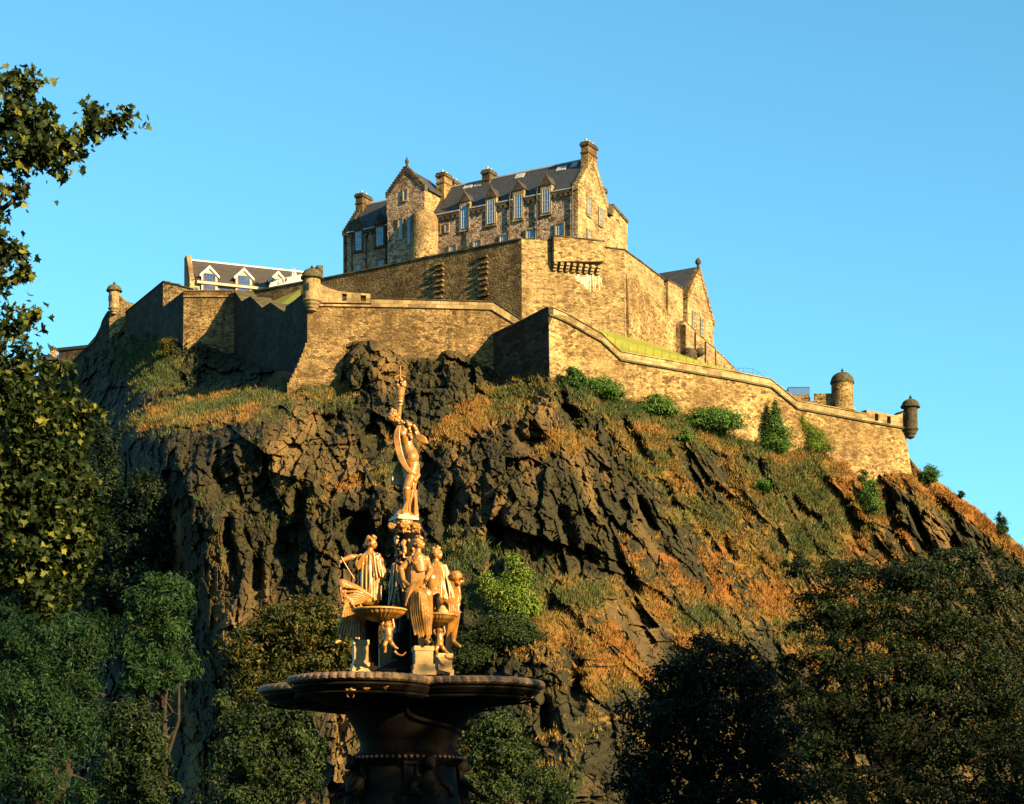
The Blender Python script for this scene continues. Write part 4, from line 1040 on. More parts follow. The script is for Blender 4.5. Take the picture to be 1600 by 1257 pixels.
for (pl, pr) in ((302.5,310),(342,362),(397,415)):
    s0_, s1_ = bs(pl), bs(pr); yv = Q(s0_,0,0).y
    window(lodge, Q(s0_,-0.03,ZP(458,yv)), BD, -BN, s1_-s0_, ZP(449,yv)-ZP(458,yv), 4, 2, surround=0, frame='red_frame')

# ---------------------------------------------------------------- white hoarding with lettering and pennants on the wall
hb = thing('white_hoarding', P(447, 448, 225.5), 'white hoarding with black letters and pointed pennants on the wall by the turret', 'banner')
M['sheet'] = plain('white sheet', (0.86,0.86,0.88), 0.7, 0.3, 0.03)
M['black'] = plain('black paint', (0.015,0.015,0.017), 0.7, 0.3, 0.0)
n1 = Vector((0.28, -0.96))
def up_pt(px, py, d=0.0):
    x_, y_ = online((420.5, 223.5), (473.5, 222.2), px); return Vector((x_, y_, ZP(py, y_))) + Vector((n1.x, n1.y, 0))*d
top_l = [(420.5,447),(423,442),(425,441.5),(429,440),(433,437.8),(436,438.5),(438,436),(442,435.6),(444,434.4),(457,432),(463,430.8),(472,428.5)]
bot_l = [(420.5,451.2),(438,447.5),(452,444.3),(464,442.5),(473.5,441)]
poly = [up_pt(a, b, -0.15) for a, b in bot_l] + [up_pt(a, b, -0.15) for a, b in top_l[::-1]]
mb = MB(); mb.prism(poly, Vector((n1.x, n1.y, 0))*0.18); mb.build('board', M['sheet'], hb)
for a in ((455.8,458.6,417,457.4), (459.6,464.2,418.5,460.5)):
    mb = MB(); mb.prism([up_pt(a[0],433,-0.1), up_pt(a[1]+0.6,432,-0.1), up_pt(a[3],a[2],-0.1)], Vector((n1.x, n1.y, 0))*0.06); mb.build('pennant', M['sheet'], hb)
fc = bpy.data.curves.new('lettering', 'FONT'); fc.body = 'LIPU'; fc.size = 0.62; fc.extrude = 0.01; fc.align_x = 'CENTER'; fc.align_y = 'CENTER'
fo = bpy.data.objects.new('lettering', fc); COL.objects.link(fo); fc.materials.append(M['black'])
fo.location = up_pt(448.3, 437.8, 0.06); uhd = Vector((-n1.y, n1.x, 0)).normalized()
fo.rotation_euler = (R(90), 0, math.atan2(uhd.y, uhd.x))
fo.parent = hb; fo.matrix_parent_inverse = parent_mat(hb).inverted()
bpy.context.view_layer.update()
lm = bpy.data.meshes.new_from_object(fo.evaluated_get(bpy.context.evaluated_depsgraph_get())); lo = bpy.data.objects.new('lettering', lm); COL.objects.link(lo)
lo.parent = hb; lo.matrix_parent_inverse = fo.matrix_parent_inverse.copy(); lo.location = fo.location; lo.rotation_euler = fo.rotation_euler
bpy.data.objects.remove(fo); lo.name = 'lettering'

# ---------------------------------------------------------------- small things at the far left
ob = thing('flat_roofed_block', P(112, 575, 268), 'dark flat-roofed block behind the lowest left wall', 'building')
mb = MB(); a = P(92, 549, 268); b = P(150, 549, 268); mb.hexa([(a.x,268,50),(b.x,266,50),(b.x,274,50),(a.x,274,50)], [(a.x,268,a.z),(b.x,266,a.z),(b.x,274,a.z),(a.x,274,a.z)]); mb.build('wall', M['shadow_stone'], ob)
mb = MB(); mb.hexa([(a.x-.2,267.8,a.z+.003),(b.x+.2,265.8,a.z+.003),(b.x+.2,274.2,a.z+.003),(a.x-.2,274.2,a.z+.003)], [(a.x-.2,267.8,a.z+.4),(b.x+.2,265.8,a.z+.4),(b.x+.2,274.2,a.z+.4),(a.x-.2,274.2,a.z+.4)]); mb.build('roof', M['iron'], ob)
ct = thing('cottage', P(74, 575, 272), 'small stone cottage with one chimney at the far left', 'building')
a = P(60, 562, 272); b = P(90, 562, 272)
mb = MB(); mb.prism([(a.x,272,50),(a.x,272,a.z),(a.x,275,a.z+1.2),(a.x,278,a.z),(a.x,278,50)], (b.x-a.x,0,0)); mb.build('wall', M['wall_dark'], ct)
mb = MB(); mb.prism([(a.x-.1,271.7,a.z-.1),(a.x-.1,271.7,a.z+.1),(a.x-.1,275,a.z+1.45),(a.x-.1,278.3,a.z+.1),(a.x-.1,278.3,a.z-.1),(a.x-.1,275,a.z+1.2)], (b.x-a.x+.2,0,0)); mb.build('roof', M['slate'], ct)
c = P(83.5, 555, 273); mb = MB(); mb.box((c.x,273,c.z-0.6), (0.8,0.8,2.6)); ch = mb.build('chimney', M['wall_gold'], ct)
mb = MB(); mb.box((c.x,273,c.z+0.85), (0.95,0.95,0.3)); mb.build('chimney_cap', M['sooty'], ch)
# ---------------------------------------------------------------- the fountain
def gilt(name, col, rough=0.42, spec=0.5):
    m = NT(name, rough, spec); geo = m.n('ShaderNodeNewGeometry').outputs['Position']
    n = m.noise(geo, 9, 5, 0.65); n2 = m.noise(m.vscale(geo, (1,1,0.35)), 14, 4, 0.6)
    c = m.ramp(n, [(0.30, tuple(x*0.62 for x in col)), (0.55, col), (0.8, tuple(min(1,x*1.18) for x in col))])
    c = m.mixc(m.math('MULTIPLY', m.ramp(n2, [(0.5,(0,0,0)),(0.72,(1,1,1))]), 0.45), c, (col[0]*0.42, col[1]*0.36, col[2]*0.3))
    m.col(c); m.bump(n, 0.35, 0.012); return m.m
M['gilt'] = gilt('gold painted iron', (0.40,0.19,0.036), 0.34)
M['cream'] = gilt('cream gold plinth paint', (0.60,0.37,0.115), 0.5)
M['bronze'] = gilt('shade darkened bronze paint', (0.010,0.007,0.005), 0.75, 0.10)  # bronze paint taken nearly black, carrying the fountain's deep shade in its colour
M['rim'] = gilt('dull gilded rim', (0.20,0.125,0.065), 0.5)
FY = 30.0
fountain = thing('fountain', (XP(638,FY), FY, -0.15), 'ornate gilded fountain with seated figures and a standing figure lifting a vase', 'fountain')
FC = Vector((XP(638,FY), FY, 0))
def sculpt(name, mb, voxel, it, mat, parent):
    me = bpy.data.meshes.new(name); me.from_pydata(mb.v, [], mb.f)
    o = bpy.data.objects.new(name, me); COL.objects.link(o)
    rm = o.modifiers.new('remesh', 'REMESH'); rm.mode = 'VOXEL'; rm.voxel_size = voxel
    sm = o.modifiers.new('smooth', 'SMOOTH'); sm.iterations = it; sm.factor = 0.5
    bpy.context.view_layer.update()
    m2 = bpy.data.meshes.new_from_object(o.evaluated_get(bpy.context.evaluated_depsgraph_get()))
    bpy.data.objects.remove(o); bpy.data.meshes.remove(me)
    m2.polygons.foreach_set('use_smooth', [True]*len(m2.polygons)); m2.name = name
    return link(name, m2, mat, parent)
class Fig(MB):
    """a figure laid out in photo pixels plus a depth offset in metres"""
    def __init__(s, Y): super().__init__(); s.Y = Y
    def p(s, px, py, d=0.0): return P(px, py, s.Y) + Vector((0, d, 0))
    def limb(s, pts, rad, n=10):
        q = [s.p(*a) for a in pts]; rr = [r*s.Y/FPX for r in rad]
        # refine so joints are round
        qq, r2 = [], []
        for i in range(len(q)-1):
            for k in range(4):
                f = k/4; qq.append(q[i].lerp(q[i+1], f)); r2.append(rr[i]*(1-f)+rr[i+1]*f)
        qq.append(q[-1]); r2.append(rr[-1])
        s.tube(qq, r2, n)
        for a, r in zip(q, rr): s.blob(a, r*1.0, 8, 6)
    def ball(s, px, py, d, rx, rd=None, ry=None, rot=None, jit=0.0):
        k = s.Y/FPX; s.blob(s.p(px, py, d), (rx*k, (rd or rx)*k, (ry or rx)*k), 12, 9, rot, jit)
    def head(s, px, py, d, r, face, hair=True):
        """face: direction the face looks, (x, depth, up)"""
        k = s.Y/FPX*r; c = s.p(px, py, d); f = Vector(face).normalized(); side = f.cross(Vector((0,0,1))).normalized(); u = side.cross(f)
        s.blob(c, (k*0.82, k*0.86, k*1.05), 12, 9)
        s.blob(c + f*k*0.42 - u*k*0.35, (k*0.55, k*0.55, k*0.62), 10, 8)          # jaw
        s.blob(c + f*k*0.92 - u*k*0.12, (k*0.17, k*0.17, k*0.26), 8, 6)           # nose
        s.blob(c + f*k*0.72 - u*k*0.70, k*0.20, 8, 6)                             # chin
        s.blob(c + f*k*0.80 - u*k*0.42, (k*0.22, k*0.22, k*0.09), 8, 6)           # lips
        for e in (-1, 1): s.blob(c + f*k*0.70 + u*k*0.22 + side*e*k*0.34, (k*0.26, k*0.26, k*0.10), 8, 6)   # brows
    def fold(s, pts, r0, r1=None, n=7):
        r1 = r0 if r1 is None else r1; r0 *= 0.74; r1 *= 0.74; q = [s.p(*a) for a in pts]; out = []
        for i in range(len(q)-1):                                                 # Catmull-Rom through the points
            a, b, c, e = q[max(0,i-1)], q[i], q[i+1], q[min(len(q)-1,i+2)]
            for t in (0, 0.25, 0.5, 0.75):
                out.append(0.5*((2*b) + (c-a)*t + (2*a-5*b+4*c-e)*t*t + (3*b-a-3*c+e)*t**3))
        out.append(q[-1]); m = len(out)
        s.tube(out, [(r0+(r1-r0)*i/(m-1))*s.Y/FPX for i in range(m)], n)
    def cloak(s, top, bot, ra, rb, n, r, a0, a1, sway=1.5, squash=0.8):
        """vertical folds round the body; angles 0 = towards the viewer, 90 = to the right"""
        for i in range(n):
            a = R(a0 + (a1-a0)*i/(n-1) + random.uniform(-5, 5)); pts = []
            for f in (0, 0.33, 0.66, 1.0):
                rr = ra + 0.6 + (rb-ra)*f + random.uniform(-1.0, 1.0) + (0.9 if i % 2 else -0.5); cx = top[0]+(bot[0]-top[0])*f; cy = top[1]+(bot[1]-top[1])*f; cd = top[2]+(bot[2]-top[2])*f
                pts.append((cx + rr*math.sin(a) + random.uniform(-sway, sway)*f, cy + (random.uniform(-2,3) if f == 1 else 0), cd - rr*squash*math.cos(a)*s.Y/FPX))
            s.fold(pts, r*random.uniform(0.8, 1.1), r*random.uniform(0.9, 1.4))
    def hand(s, px, py, d, dirv, r=3.4, up=(0,0,1)):
        k = s.Y/FPX; c = s.p(px, py, d); f = Vector(dirv).normalized(); sd = f.cross(Vector(up)); sd = sd.normalized() if sd.length > 0.05 else Vector((1,0,0)); nn = sd.cross(f)
        s.blob(c, (r*k*1.0, r*k*1.0, r*k*0.8), 9, 7)
        for j, (o, l) in enumerate(((-0.75,1.6),(-0.27,1.95),(0.22,1.85),(0.7,1.4))):
            a = c + sd*o*r*k + f*r*k*0.6; b = a + f*l*r*k*0.6 - nn*0.25*r*k; e = b + f*l*r*k*0.4 - nn*l*0.55*r*k
            s.tube([a, b, e], [r*k*0.34, r*k*0.31, r*k*0.24], 6)
        a = c + sd*-0.9*r*k; s.tube([a, a - sd*r*k*0.6 + f*r*k*0.7, a - sd*r*k*0.4 + f*r*k*1.4], [r*k*0.38, r*k*0.33, r*k*0.25], 6)
    def locks(s, px, py, d, r, n=26, bun=None, face=(1,0,0)):
        k = s.Y/FPX; c = s.p(px, py, d); f = Vector(face).normalized()
        for i in range(n):
            v = Vector((random.gauss(0,1), random.gauss(0,1), random.gauss(0.25,0.8))).normalized()
            if v.dot(f) > 0.45 and v.z < 0.6: continue
            s.blob(c + Vector((v.x*0.86*r*k, v.y*0.9*r*k, v.z*1.05*r*k)), r*k*random.uniform(0.22, 0.36), 7, 5)
        if bun: s.blob(s.p(*bun), r*k*0.55, 8, 6, None, 0.1)

# --- big four-lobed basin
LOB = [math.atan2(-1.02, -0.45) + k*math.pi/2 for k in range(4)]
def lobed(t, c=1.29, r=1.09):
    best = 0
    for a in LOB:
        d = (t - a + math.pi) % (2*math.pi) - math.pi; q = r*r - (c*math.sin(d))**2
        if q > 0: best = max(best, c*math.cos(d) + math.sqrt(q))
    return best
NT_ = 336
angs = [2*math.pi*k/NT_ for k in range(NT_)]; LR = [lobed(a) for a in angs]
def lofted(prof, gad=0.0, per=4, inner=False):
    """profile of (scale, offset, z) rings round the lobed outline"""
    mb = MB()
    for (sc, off, z, g_) in prof:
        for k, a in enumerate(angs):
            r_ = LR[k]*sc + off + g_*abs(math.sin(k*math.pi/per))
            mb.v.append((FC.x - 0.14 + r_*math.cos(a), FC.y + r_*math.sin(a), z + g_*0.6*abs(math.sin(k*math.pi/per))))
    for i in range(len(prof)-1):
        for k in range(NT_):
            k2 = (k+1) % NT_; mb.f.append((i*NT_+k, i*NT_+k2, (i+1)*NT_+k2, (i+1)*NT_+k))
    return mb
ZR = 4.20
mb = lofted([(0.26,0,3.72,0),(0.42,0,3.76,0),(0.60,0,3.81,0),(0.80,0,3.88,0),(0.92,0,3.96,0),(0.965,0,4.03,0),(0.965,0,4.055,0),(0.95,0,4.06,0),(0.95,0,ZR-0.06,0),(0.90,0,ZR-0.06,0),(0.80,0,4.0,0),(0.0,0,3.97,0)])
basin = mb.build('basin', M['bronze'], fountain, uv=False)
mb = lofted([(0.955,0,4.085,0),(0.97,0.01,4.078,0.01),(0.985,0.015,4.10,0.022),(0.985,0.022,4.14,0.024),(0.975,0.012,ZR-0.015,0.02),(0.955,0,ZR,0.01),(0.935,0,ZR-0.01,0)], per=3)
mb.build('rim', M['rim'], basin, uv=False)
mb = lofted([(0.90,0.0,3.90,0),(0.925,0.0,3.895,0.006),(0.935,0,3.915,0.006),(0.925,0,3.935,0)], per=4); mb.build('moulding', M['bronze'], basin, uv=False)
# carved masks and shells hanging under the rim
random.seed(21)
def orn(px, py, Y, r, kind):
    f = Fig(Y)
    if kind == 'mask':
        f.head(px, py, 0, r*0.62, (0.35,-1,-0.15))
        for i in range(16):
            a = 2*math.pi*i/16; f.ball(px + math.cos(a)*r*0.72, py + math.sin(a)*r*0.8, -0.01, r*random.uniform(0.2,0.32))
        f.fold([(px-r*0.5,py+r*0.6,-0.02),(px-r*0.6,py+r*1.3,0),(px-r*0.2,py+r*1.6,0)], r*0.22, r*0.1); f.fold([(px+r*0.4,py+r*0.6,-0.02),(px+r*0.5,py+r*1.4,0),(px+r*0.1,py+r*1.7,0)], r*0.2, r*0.1)
    else:
        for i in range(7):
            a = -1.2 + 2.4*i/6; f.fold([(px, py+r*0.7, 0), (px+math.sin(a)*r*0.6, py-math.cos(a)*r*0.2, -0.05), (px+math.sin(a)*r, py-math.cos(a)*r*0.6, 0.0)], r*0.12, r*0.26)
    f.ball(px, py, 0.06, r*0.8)
    return sculpt('mask' if kind == 'mask' else 'shell', f, 0.009, 1, M['gilt'] if px < 665 else M['rim'], basin)
for a in ((495,1079,28.45,7,'mask'),(548,1075,27.95,9.5,'mask'),(573,1077,27.95,7,'shell'),(602,1074,28.0,7,'shell'),(643,1073,28.6,8,'mask'),(617,1073,28.2,5,'shell'),
          (757,1078,28.75,7,'mask'),(779,1086,28.8,6,'shell'),(816,1088,29.1,6.5,'mask'),(470,1082,28.9,6,'shell'),(440,1086,30.4,6.5,'mask'),(700,1080,28.9,6,'shell'),(829,1087,29.4,6,'mask')): orn(*a)
# stem, plinth and lower figures
mb = MB(); mb.lathe(FC, [(1.55,-0.15),(1.55,0.3),(1.3,0.5),(1.25,1.5),(1.35,1.6),(1.35,1.75),(1.15,1.95),(0.9,2.1),(0.78,2.5),(0.74,2.9),(0.86,3.0),(0.88,3.08),(0.74,3.14),(0.76,3.3),(0.85,3.5),(1.0,3.76)], 40); mb.build('stem', M['bronze'], fountain, uv=False)
mb = MB(); mb.lathe(FC, [(3.3,-0.14),(3.4,0.35),(3.5,0.55),(3.3,0.6),(3.1,0.3),(0.2,0.25)], 48); mb.build('lower_basin', M['bronze'], fountain, uv=False)
mb = MB()
for k in range(60):
    a = 2*math.pi*k/60; mb.blob((FC.x+0.885*math.cos(a), FC.y+0.885*math.sin(a), 3.04), 0.026, 6, 4)
mb.build('bead_course', M['rim'], fountain, uv=False)
mb = MB(); p = FC + Vector((0.2,-0.755,2.72))
for (o, s) in (((-0.2,0,0),(0.05,0.08,0.42)),((0.2,0,0),(0.05,0.08,0.42)),((0,0,0.23),(0.46,0.1,0.05)),((0,0,-0.23),(0.46,0.1,0.05)),((0,0.03,0),(0.34,0.04,0.40))): mb.box(p + Vector(o), s, 0.12)
mb.build('panel', M['bronze'], fountain)
def mermaid(ang):
    c, s_ = math.cos(ang), math.sin(ang); o = Vector((c, s_, 0)); t = Vector((-s_, c, 0)); B = FC + o*0.78
    f = Fig(30)
    def q(r_, tt, z): return FC + o*r_ + t*tt + ZV*z
    f.blob(q(0.86,0,2.55), (0.17,0.17,0.24), 12, 8); f.blob(q(0.90,0,2.30), (0.16,0.16,0.2), 12, 8); f.blob(q(0.86,0,2.05), (0.24,0.24,0.22), 12, 8)
    f.tube([q(0.86,0,2.7), q(0.88,0,2.86)], [0.07,0.06], 8); f.blob(q(0.92,0,2.95), (0.1,0.1,0.125), 10, 8); f.blob(q(1.0,0,2.9), 0.05)
    for e in (-1, 1):
        f.tube([q(0.84,e*0.17,2.70), q(0.98,e*0.30,2.55), q(1.16,e*0.24,2.45)], [0.06,0.05,0.036], 8); f.blob(q(1.2,e*0.23,2.45), 0.045)
        for j in range(4): f.tube([q(1.2,e*(0.21+0.02*j),2.45), q(1.27,e*(0.2+0.025*j),2.43)], [0.012,0.009], 6)
        f.tube([q(0.9,e*0.1,2.05), q(1.12,e*0.2,1.9), q(1.2,e*0.42,1.78), q(1.05,e*0.62,1.85), q(1.02,e*0.7,2.05)], [0.17,0.14,0.10,0.07,0.03], 10)
        for j in range(5): f.tube([q(0.84,e*0.03*j,3.05), q(0.78,e*(0.05+0.025*j),2.9), q(0.78,e*(0.06+0.03*j),2.7)], [0.03,0.028,0.02], 6)
    return sculpt('lower_figure', f, 0.014, 2, M['bronze'], fountain)
for k in range(4): mermaid(LOB[k] + math.pi/4 + 0.05)

# --- superstructure on the basin
mb = MB(); mb.lathe(FC, [(0.62,3.98),(0.60,4.30),(0.66,4.33),(0.66,4.38),(0.5,4.42),(0.30,4.6),(0.24,5.0)], 32); mb.build('drum', M['bronze'], fountain, uv=False)
def plinth(px0, px1, py0, py1, Y, depth):
    x0, x1, z0, z1 = XP(px0,Y), XP(px1,Y), ZP(py1,Y), ZP(py0,Y); cx = (x0+x1)/2; w = x1-x0
    mb = MB(); ro = 0.18
    mb.box((cx, Y+depth/2, (z1+3.99)/2 - 0.02), (w, depth, z1-3.99-0.10), ro)
    mb.box((cx, Y+depth/2, z1-0.045), (w*1.12, depth*1.08, 0.07), ro); mb.box((cx, Y+depth/2, z0+0.03), (w*1.2, depth*1.15, 0.09), ro); mb.box((cx, Y+depth/2, z0-0.05), (w*1.32, depth*1.25, 0.07), ro)
    bv = mb.build('plinth', M['cream'], fountain); return bv
plinth(551,573,999,1043,29.45,0.3); plinth(646,674,1008.6,1046,29.1,0.32); plinth(682,704,1020,1054,29.95,0.3); plinth(590,610,1005,1054,30.6,0.3)
# small fluted basins
def small_basin(px, py, Y, rpx, hpx):
    r = rpx*Y/FPX; x = XP(px,Y); z = ZP(py,Y); h = hpx*Y/FPX
    mb = MB(); mb.lathe((x,Y,z), [(r*0.12,-h*1.25),(r*0.25,-h*1.15),(r*0.60,-h*0.85),(r*0.85,-h*0.45),(r*0.94,-h*0.12)], 96, 32, 0.05)
    b = mb.build('small_basin', M['gilt'], fountain, uv=False)
    mb = MB(); mb.lathe((x,Y,z), [(r*0.95,-h*0.14),(r*1.02,-h*0.08),(r*1.03,h*0.04),(r*0.99,h*0.10),(r*0.9,0.0),(r*0.1,-h*0.3)], 64); mb.build('rim', M['cream'], b, uv=False)
    return b
small_basin(594, 954, 29.1, 42, 15); small_basin(680, 962.5, 29.75, 34, 14); small_basin(690, 957, 31.0, 30, 14)
f = Fig(29.75); f.ball(691.5, 958, -0.03, 10, 9, 8); f.ball(691, 952, -0.03, 6, 6, 6); sculpt('water_dome', f, 0.01, 2, M['cream'], fountain)
f = Fig(29.75); f.limb([(684,951,-.05),(684,943,-.05),(683,935,-.05)], [3.5,4.5,3]); f.ball(684,931,-.05,4); f.limb([(682,941,-.05),(679,948,-.06)], [1.8,1.3]); f.limb([(686,941,-.05),(689,948,-.06)], [1.8,1.3]); sculpt('spout_figure', f, 0.008, 1, M['bronze'], fountain)
def cherub(px, py, Y, sc, lean, mat):
    f = Fig(Y); q = lambda dx, dy, d=0: (px+dx*sc*lean, py+dy*sc, d)
    f.ball(*q(0,-16), 6.2*sc); f.head(px, py-16*sc, 0, 6.2*sc, (0.5*lean,-0.8,0.1)); f.locks(px, py-16*sc, 0, 6.4*sc, 14, None, (0.5*lean,-0.8,0.1))
    f.limb([q(0,-9), q(1,0), q(0,9)], [6*sc,7.2*sc,7*sc])
    f.limb([q(-5,-7), q(-9,-14), q(-8,-24)], [2.8*sc,2.5*sc,2*sc]); f.limb([q(5,-7), q(10,-13), q(8,-24)], [2.8*sc,2.5*sc,2*sc])
    f.hand(px-8*sc*lean, py-25*sc, 0, (0,0,1), 2.2*sc, (0,1,0)); f.hand(px+8*sc*lean, py-25*sc, 0, (0,0,1), 2.2*sc, (0,1,0))
    f.limb([q(-2,10), q(-5,18,-.06), q(-4,28,-.02)], [5*sc,4*sc,2.6*sc]); f.limb([q(3,10), q(7,16,-.08), q(13,22,-.04)], [5*sc,4*sc,2.6*sc])
    f.ball(*q(-5,29.5,-.04), 2.6*sc, 4*sc, 1.8*sc); f.ball(*q(15,23,-.05), 3.6*sc, 2.4*sc, 1.9*sc)
    f.fold([q(10,26,0.02), q(16,32,0.02), q(24,34,0.0), q(30,28,0)], 4*sc, 1.2*sc)
    return sculpt('cherub', f, 0.009, 2, M[mat], fountain)
cherub(606, 992, 29.05, 0.95, 1, 'gilt'); cherub(686, 1000, 29.8, 0.9, 1, 'gilt')
# centre column: foliage, bulbs and a scrolled capital
mb = MB(); mb.lathe(FC + Vector((0,0,0)), [(0.22,4.6),(0.16,5.0),(0.13,5.4),(0.18,5.8),(0.12,6.1),(0.14,6.45),(0.2,6.55)], 20); col_o = mb.build('column', M['bronze'], fountain, uv=False)
random.seed(8); f = Fig(30)
for i in range(210):
    z = random.uniform(832, 930); a = random.uniform(0, 2*math.pi); r_ = 12 + 4*math.sin((z-832)/15.0) + random.uniform(-1,3)
    f.ball(635 + r_*math.cos(a), z, r_*math.sin(a)*0.01, random.uniform(1.8,3.8), None, random.uniform(2,4.5))
for i in range(26):
    z = random.uniform(835, 925); a = random.uniform(0, 2*math.pi); r_ = 15
    f.fold([(637+r_*math.cos(a), z, r_*math.sin(a)*0.01), (637+(r_+4)*math.cos(a), z-5, (r_+4)*math.sin(a)*0.01), (637+(r_+5)*math.cos(a), z+2, (r_+5)*math.sin(a)*0.01)], 2.2, 1.2)
f.limb([(637,832,0),(637,935,0)], [9,11])
sculpt('foliage_relief', f, 0.010, 1, M['gilt'], col_o)
f = Fig(30); f.limb([(631,833,0),(631,812,0)], [12,17], 16)
for dx, d in ((-19,-.12),(19,-.12),(-19,.14),(19,.14),(0,-.2)):
    for k in range(9):
        a = k*0.75; rr = 5.2*(1-k/11); f.ball(631+dx+math.cos(a)*rr, 823+math.sin(a)*rr, d, 2.6)
for i in range(30): a = random.uniform(0,6.28); f.ball(631+math.cos(a)*15, random.uniform(816,832), math.sin(a)*.15, random.uniform(1.6,3))
x_ = XP(631,30); sculpt('capital', f, 0.010, 1, M['gilt'], col_o)
mb = MB(); mb.box((x_, 30, ZP(812,30)), (0.36,0.34,0.035), 0.5); mb.box((x_, 30, ZP(808.5,30)), (0.30,0.29,0.03), 0.5); mb.build('abacus', M['gilt'], col_o)

# --- standing figure
random.seed(5)
f = Fig(30)
f.head(613.5, 651, -0.02, 8.4, (-0.75,-0.55,-0.1))
f.limb([(617,659,0),(624,666,0)], [4.6,5.5])
f.limb([(631,672,0),(634,682,0),(637,697,0),(641,712,0),(641.5,724,0)], [11.5,11.5,9.8,12.2,12.5], 14)
f.ball(643.5,716,-0.03,11.5,12,13); f.ball(629,680,-.09,5); f.ball(640,681,-.09,5)
f.limb([(646,728,-.02),(641,750,-.06),(636,766,-.09),(637,785,-.05),(634,804,-.05)], [10,8.6,6.6,5.6,3.8])
f.limb([(637,728,.03),(640,752,.04),(641,770,.02),(643,788,.05),(642,804,.05)], [10,8.8,6.8,5.6,3.8])
f.limb([(634,805,-.05),(622,806.5,-.12)], [3.4,2.4]); f.limb([(643,805,.04),(648,807,-.06)], [3.4,2.4])
f.limb([(625,667,.02),(622,652,.06),(624.5,636,.02)], [5.4,4.4,3.2]); f.hand(624.5,633,0.0,(0,0,1),3.2,(0,1,0))
f.limb([(645,668,0),(653,680,-.02),(660,689,-.10)], [5.4,4.2,3.2]); f.hand(661,690,-.1,(0.9,-0.2,-0.5),3.0)
stand = sculpt('standing_figure', f, 0.0095, 3, M['gilt'], fountain)
f = Fig(30); f.locks(613, 650, -0.01, 8.8, 34, (607,653,0.05), (-0.75,-0.55,-0.1)); f.ball(613,649,0.02,7); sculpt('hair', f, 0.009, 1, M['gilt'], stand)
f = Fig(30)
for o in range(4):                                            # drape winding from the shoulder round the hip
    q = o*3.2
    f.fold([(623+q*0.3,667,-.08),(617+q*0.75,682,-.10-.008*o),(619+q*0.8,702,-.12),(625+q*0.8,722,-.13),(636+q*0.55,738,-.14),(648+q*0.35,746-q*0.4,-.10),(655,742-q,0)], 2.5, 2.1)
f.fold([(655,742,0),(651,750,-.06),(646,757,-.09),(646,768,-.08),(642,784,-.06),(635,806,-.03)], 3.8, 3.2); f.fold([(652,748,-.03),(648,765,-.05),(649,785,-.03),(648,807,0)], 3.0, 4)
f.fold([(647,757,-.08),(644,775,-.09),(640,792,-.08),(640,807,-.06)], 2.6, 3.2); f.fold([(647,760,-.02),(650,780,.02),(650,806,.05)], 3.4, 3.6)
f.fold([(643,768,-.09),(636,786,-.09),(629,800,-.08)], 2.4, 2.2); f.ball(648,752,-.08,4.6); 
for k in range(6): f.fold([(622+k*3,720,.10),(614+k*4,738,.14),(611+k*4,756,.12)], 3.6, 2.2)
for k in range(5): f.fold([(640+k*2.4,765,.05),(642+k*2,785,.07),(640+k*3,808,.05)], 3.2, 3.6)
sculpt('drapery', f, 0.0075, 0, M['gilt'], stand)
f = Fig(30)
for (a, b) in (((618,658),(630,663)),((630,663),(642,664)),((642,664),(650,674)),((650,674),(654,688)),((640,668),(643,690))):
    for k in range(6):
        t = k/5; f.ball(a[0]+(b[0]-a[0])*t+random.uniform(-2,2), a[1]+(b[1]-a[1])*t+random.uniform(-2,2), -.10+random.uniform(-.03,.03), random.uniform(2.0,3.4))
for k in range(7): f.fold([(651,682+k,-.1),(659,683+k*1.8,-.13),(666+k*0.7,687+k*1.6,-.14)], 1.9, 1.2)
sculpt('garland', f, 0.009, 1, M['gilt'], stand)
f = Fig(30); k = 0.01
mb = MB(); mb.lathe(P(625.5,631,30), [(0.03,0),(0.05,0.02),(0.045,0.05),(0.055,0.07),(0.05,0.09),(0.062,0.12),(0.072,0.2),(0.082,0.24),(0.07,0.25)], 24); vs = mb.build('vase', M['gilt'], stand, uv=False)
for i in range(44):
    a = random.uniform(0,6.28); f.ball(625.5+math.cos(a)*random.uniform(2,9), random.uniform(595,608), math.sin(a)*random.uniform(.02,.09), random.uniform(1.7,3.2))
sculpt('flowers', f, 0.009, 1, M['gilt'], vs)
mb = MB(); mb.tube([P(625.5,600,30), P(625.5,586,30), P(625.8,571,30)], [0.022,0.012,0.008], 8); mb.tube([P(617,590,30), P(625.5,586,30), P(634,590,30)], [0.02,0.014,0.02], 8); mb.build('spout', M['gilt'], vs, uv=False)

# --- seated figures
random.seed(12)
def seated(name, f, hair, drape):
    b = sculpt(name, f, 0.0095, 3, M['gilt'], fountain); sculpt('hair', hair, 0.009, 1, M['gilt'], b); sculpt('drapery', drape, 0.0075, 0, M['gilt'], b); return b
# one with its back turned, an arm stretched out with a rod
Y1 = 29.6
f = Fig(Y1); fc_ = (0.85,-0.1,-0.25)
f.head(581, 849, 0, 8.8, fc_); f.limb([(579,857,0),(577,866,0)], [4.8,5.5])
f.limb([(578,874,0),(578,892,0),(576,912,.02),(578,934,.03)], [14,14.5,12.5,15], 14); f.ball(566,874,0,8); f.ball(592,877,0,8)
f.limb([(564,873,0),(549,872,-.06),(536,877,-.10)], [6,4.9,3.4]); f.hand(532.5,880,-.11,(-0.6,-0.2,-1),3.6)
f.limb([(592,878,.02),(600,896,.05),(594,912,-.02)], [6,5,3.5]); f.hand(592,915,-.03,(-0.5,-0.5,-0.7),3.2)
f.limb([(574,936,-.05),(552,924,-.14),(537,916,-.20)], [12,10.5,8.5]); f.limb([(537,916,-.20),(543,945,-.16),(541,975,-.14),(536,1000,-.16)], [8.5,7.8,6.2,4.2]); f.limb([(536,1001,-.16),(527,1007,-.24)], [4,2.8])
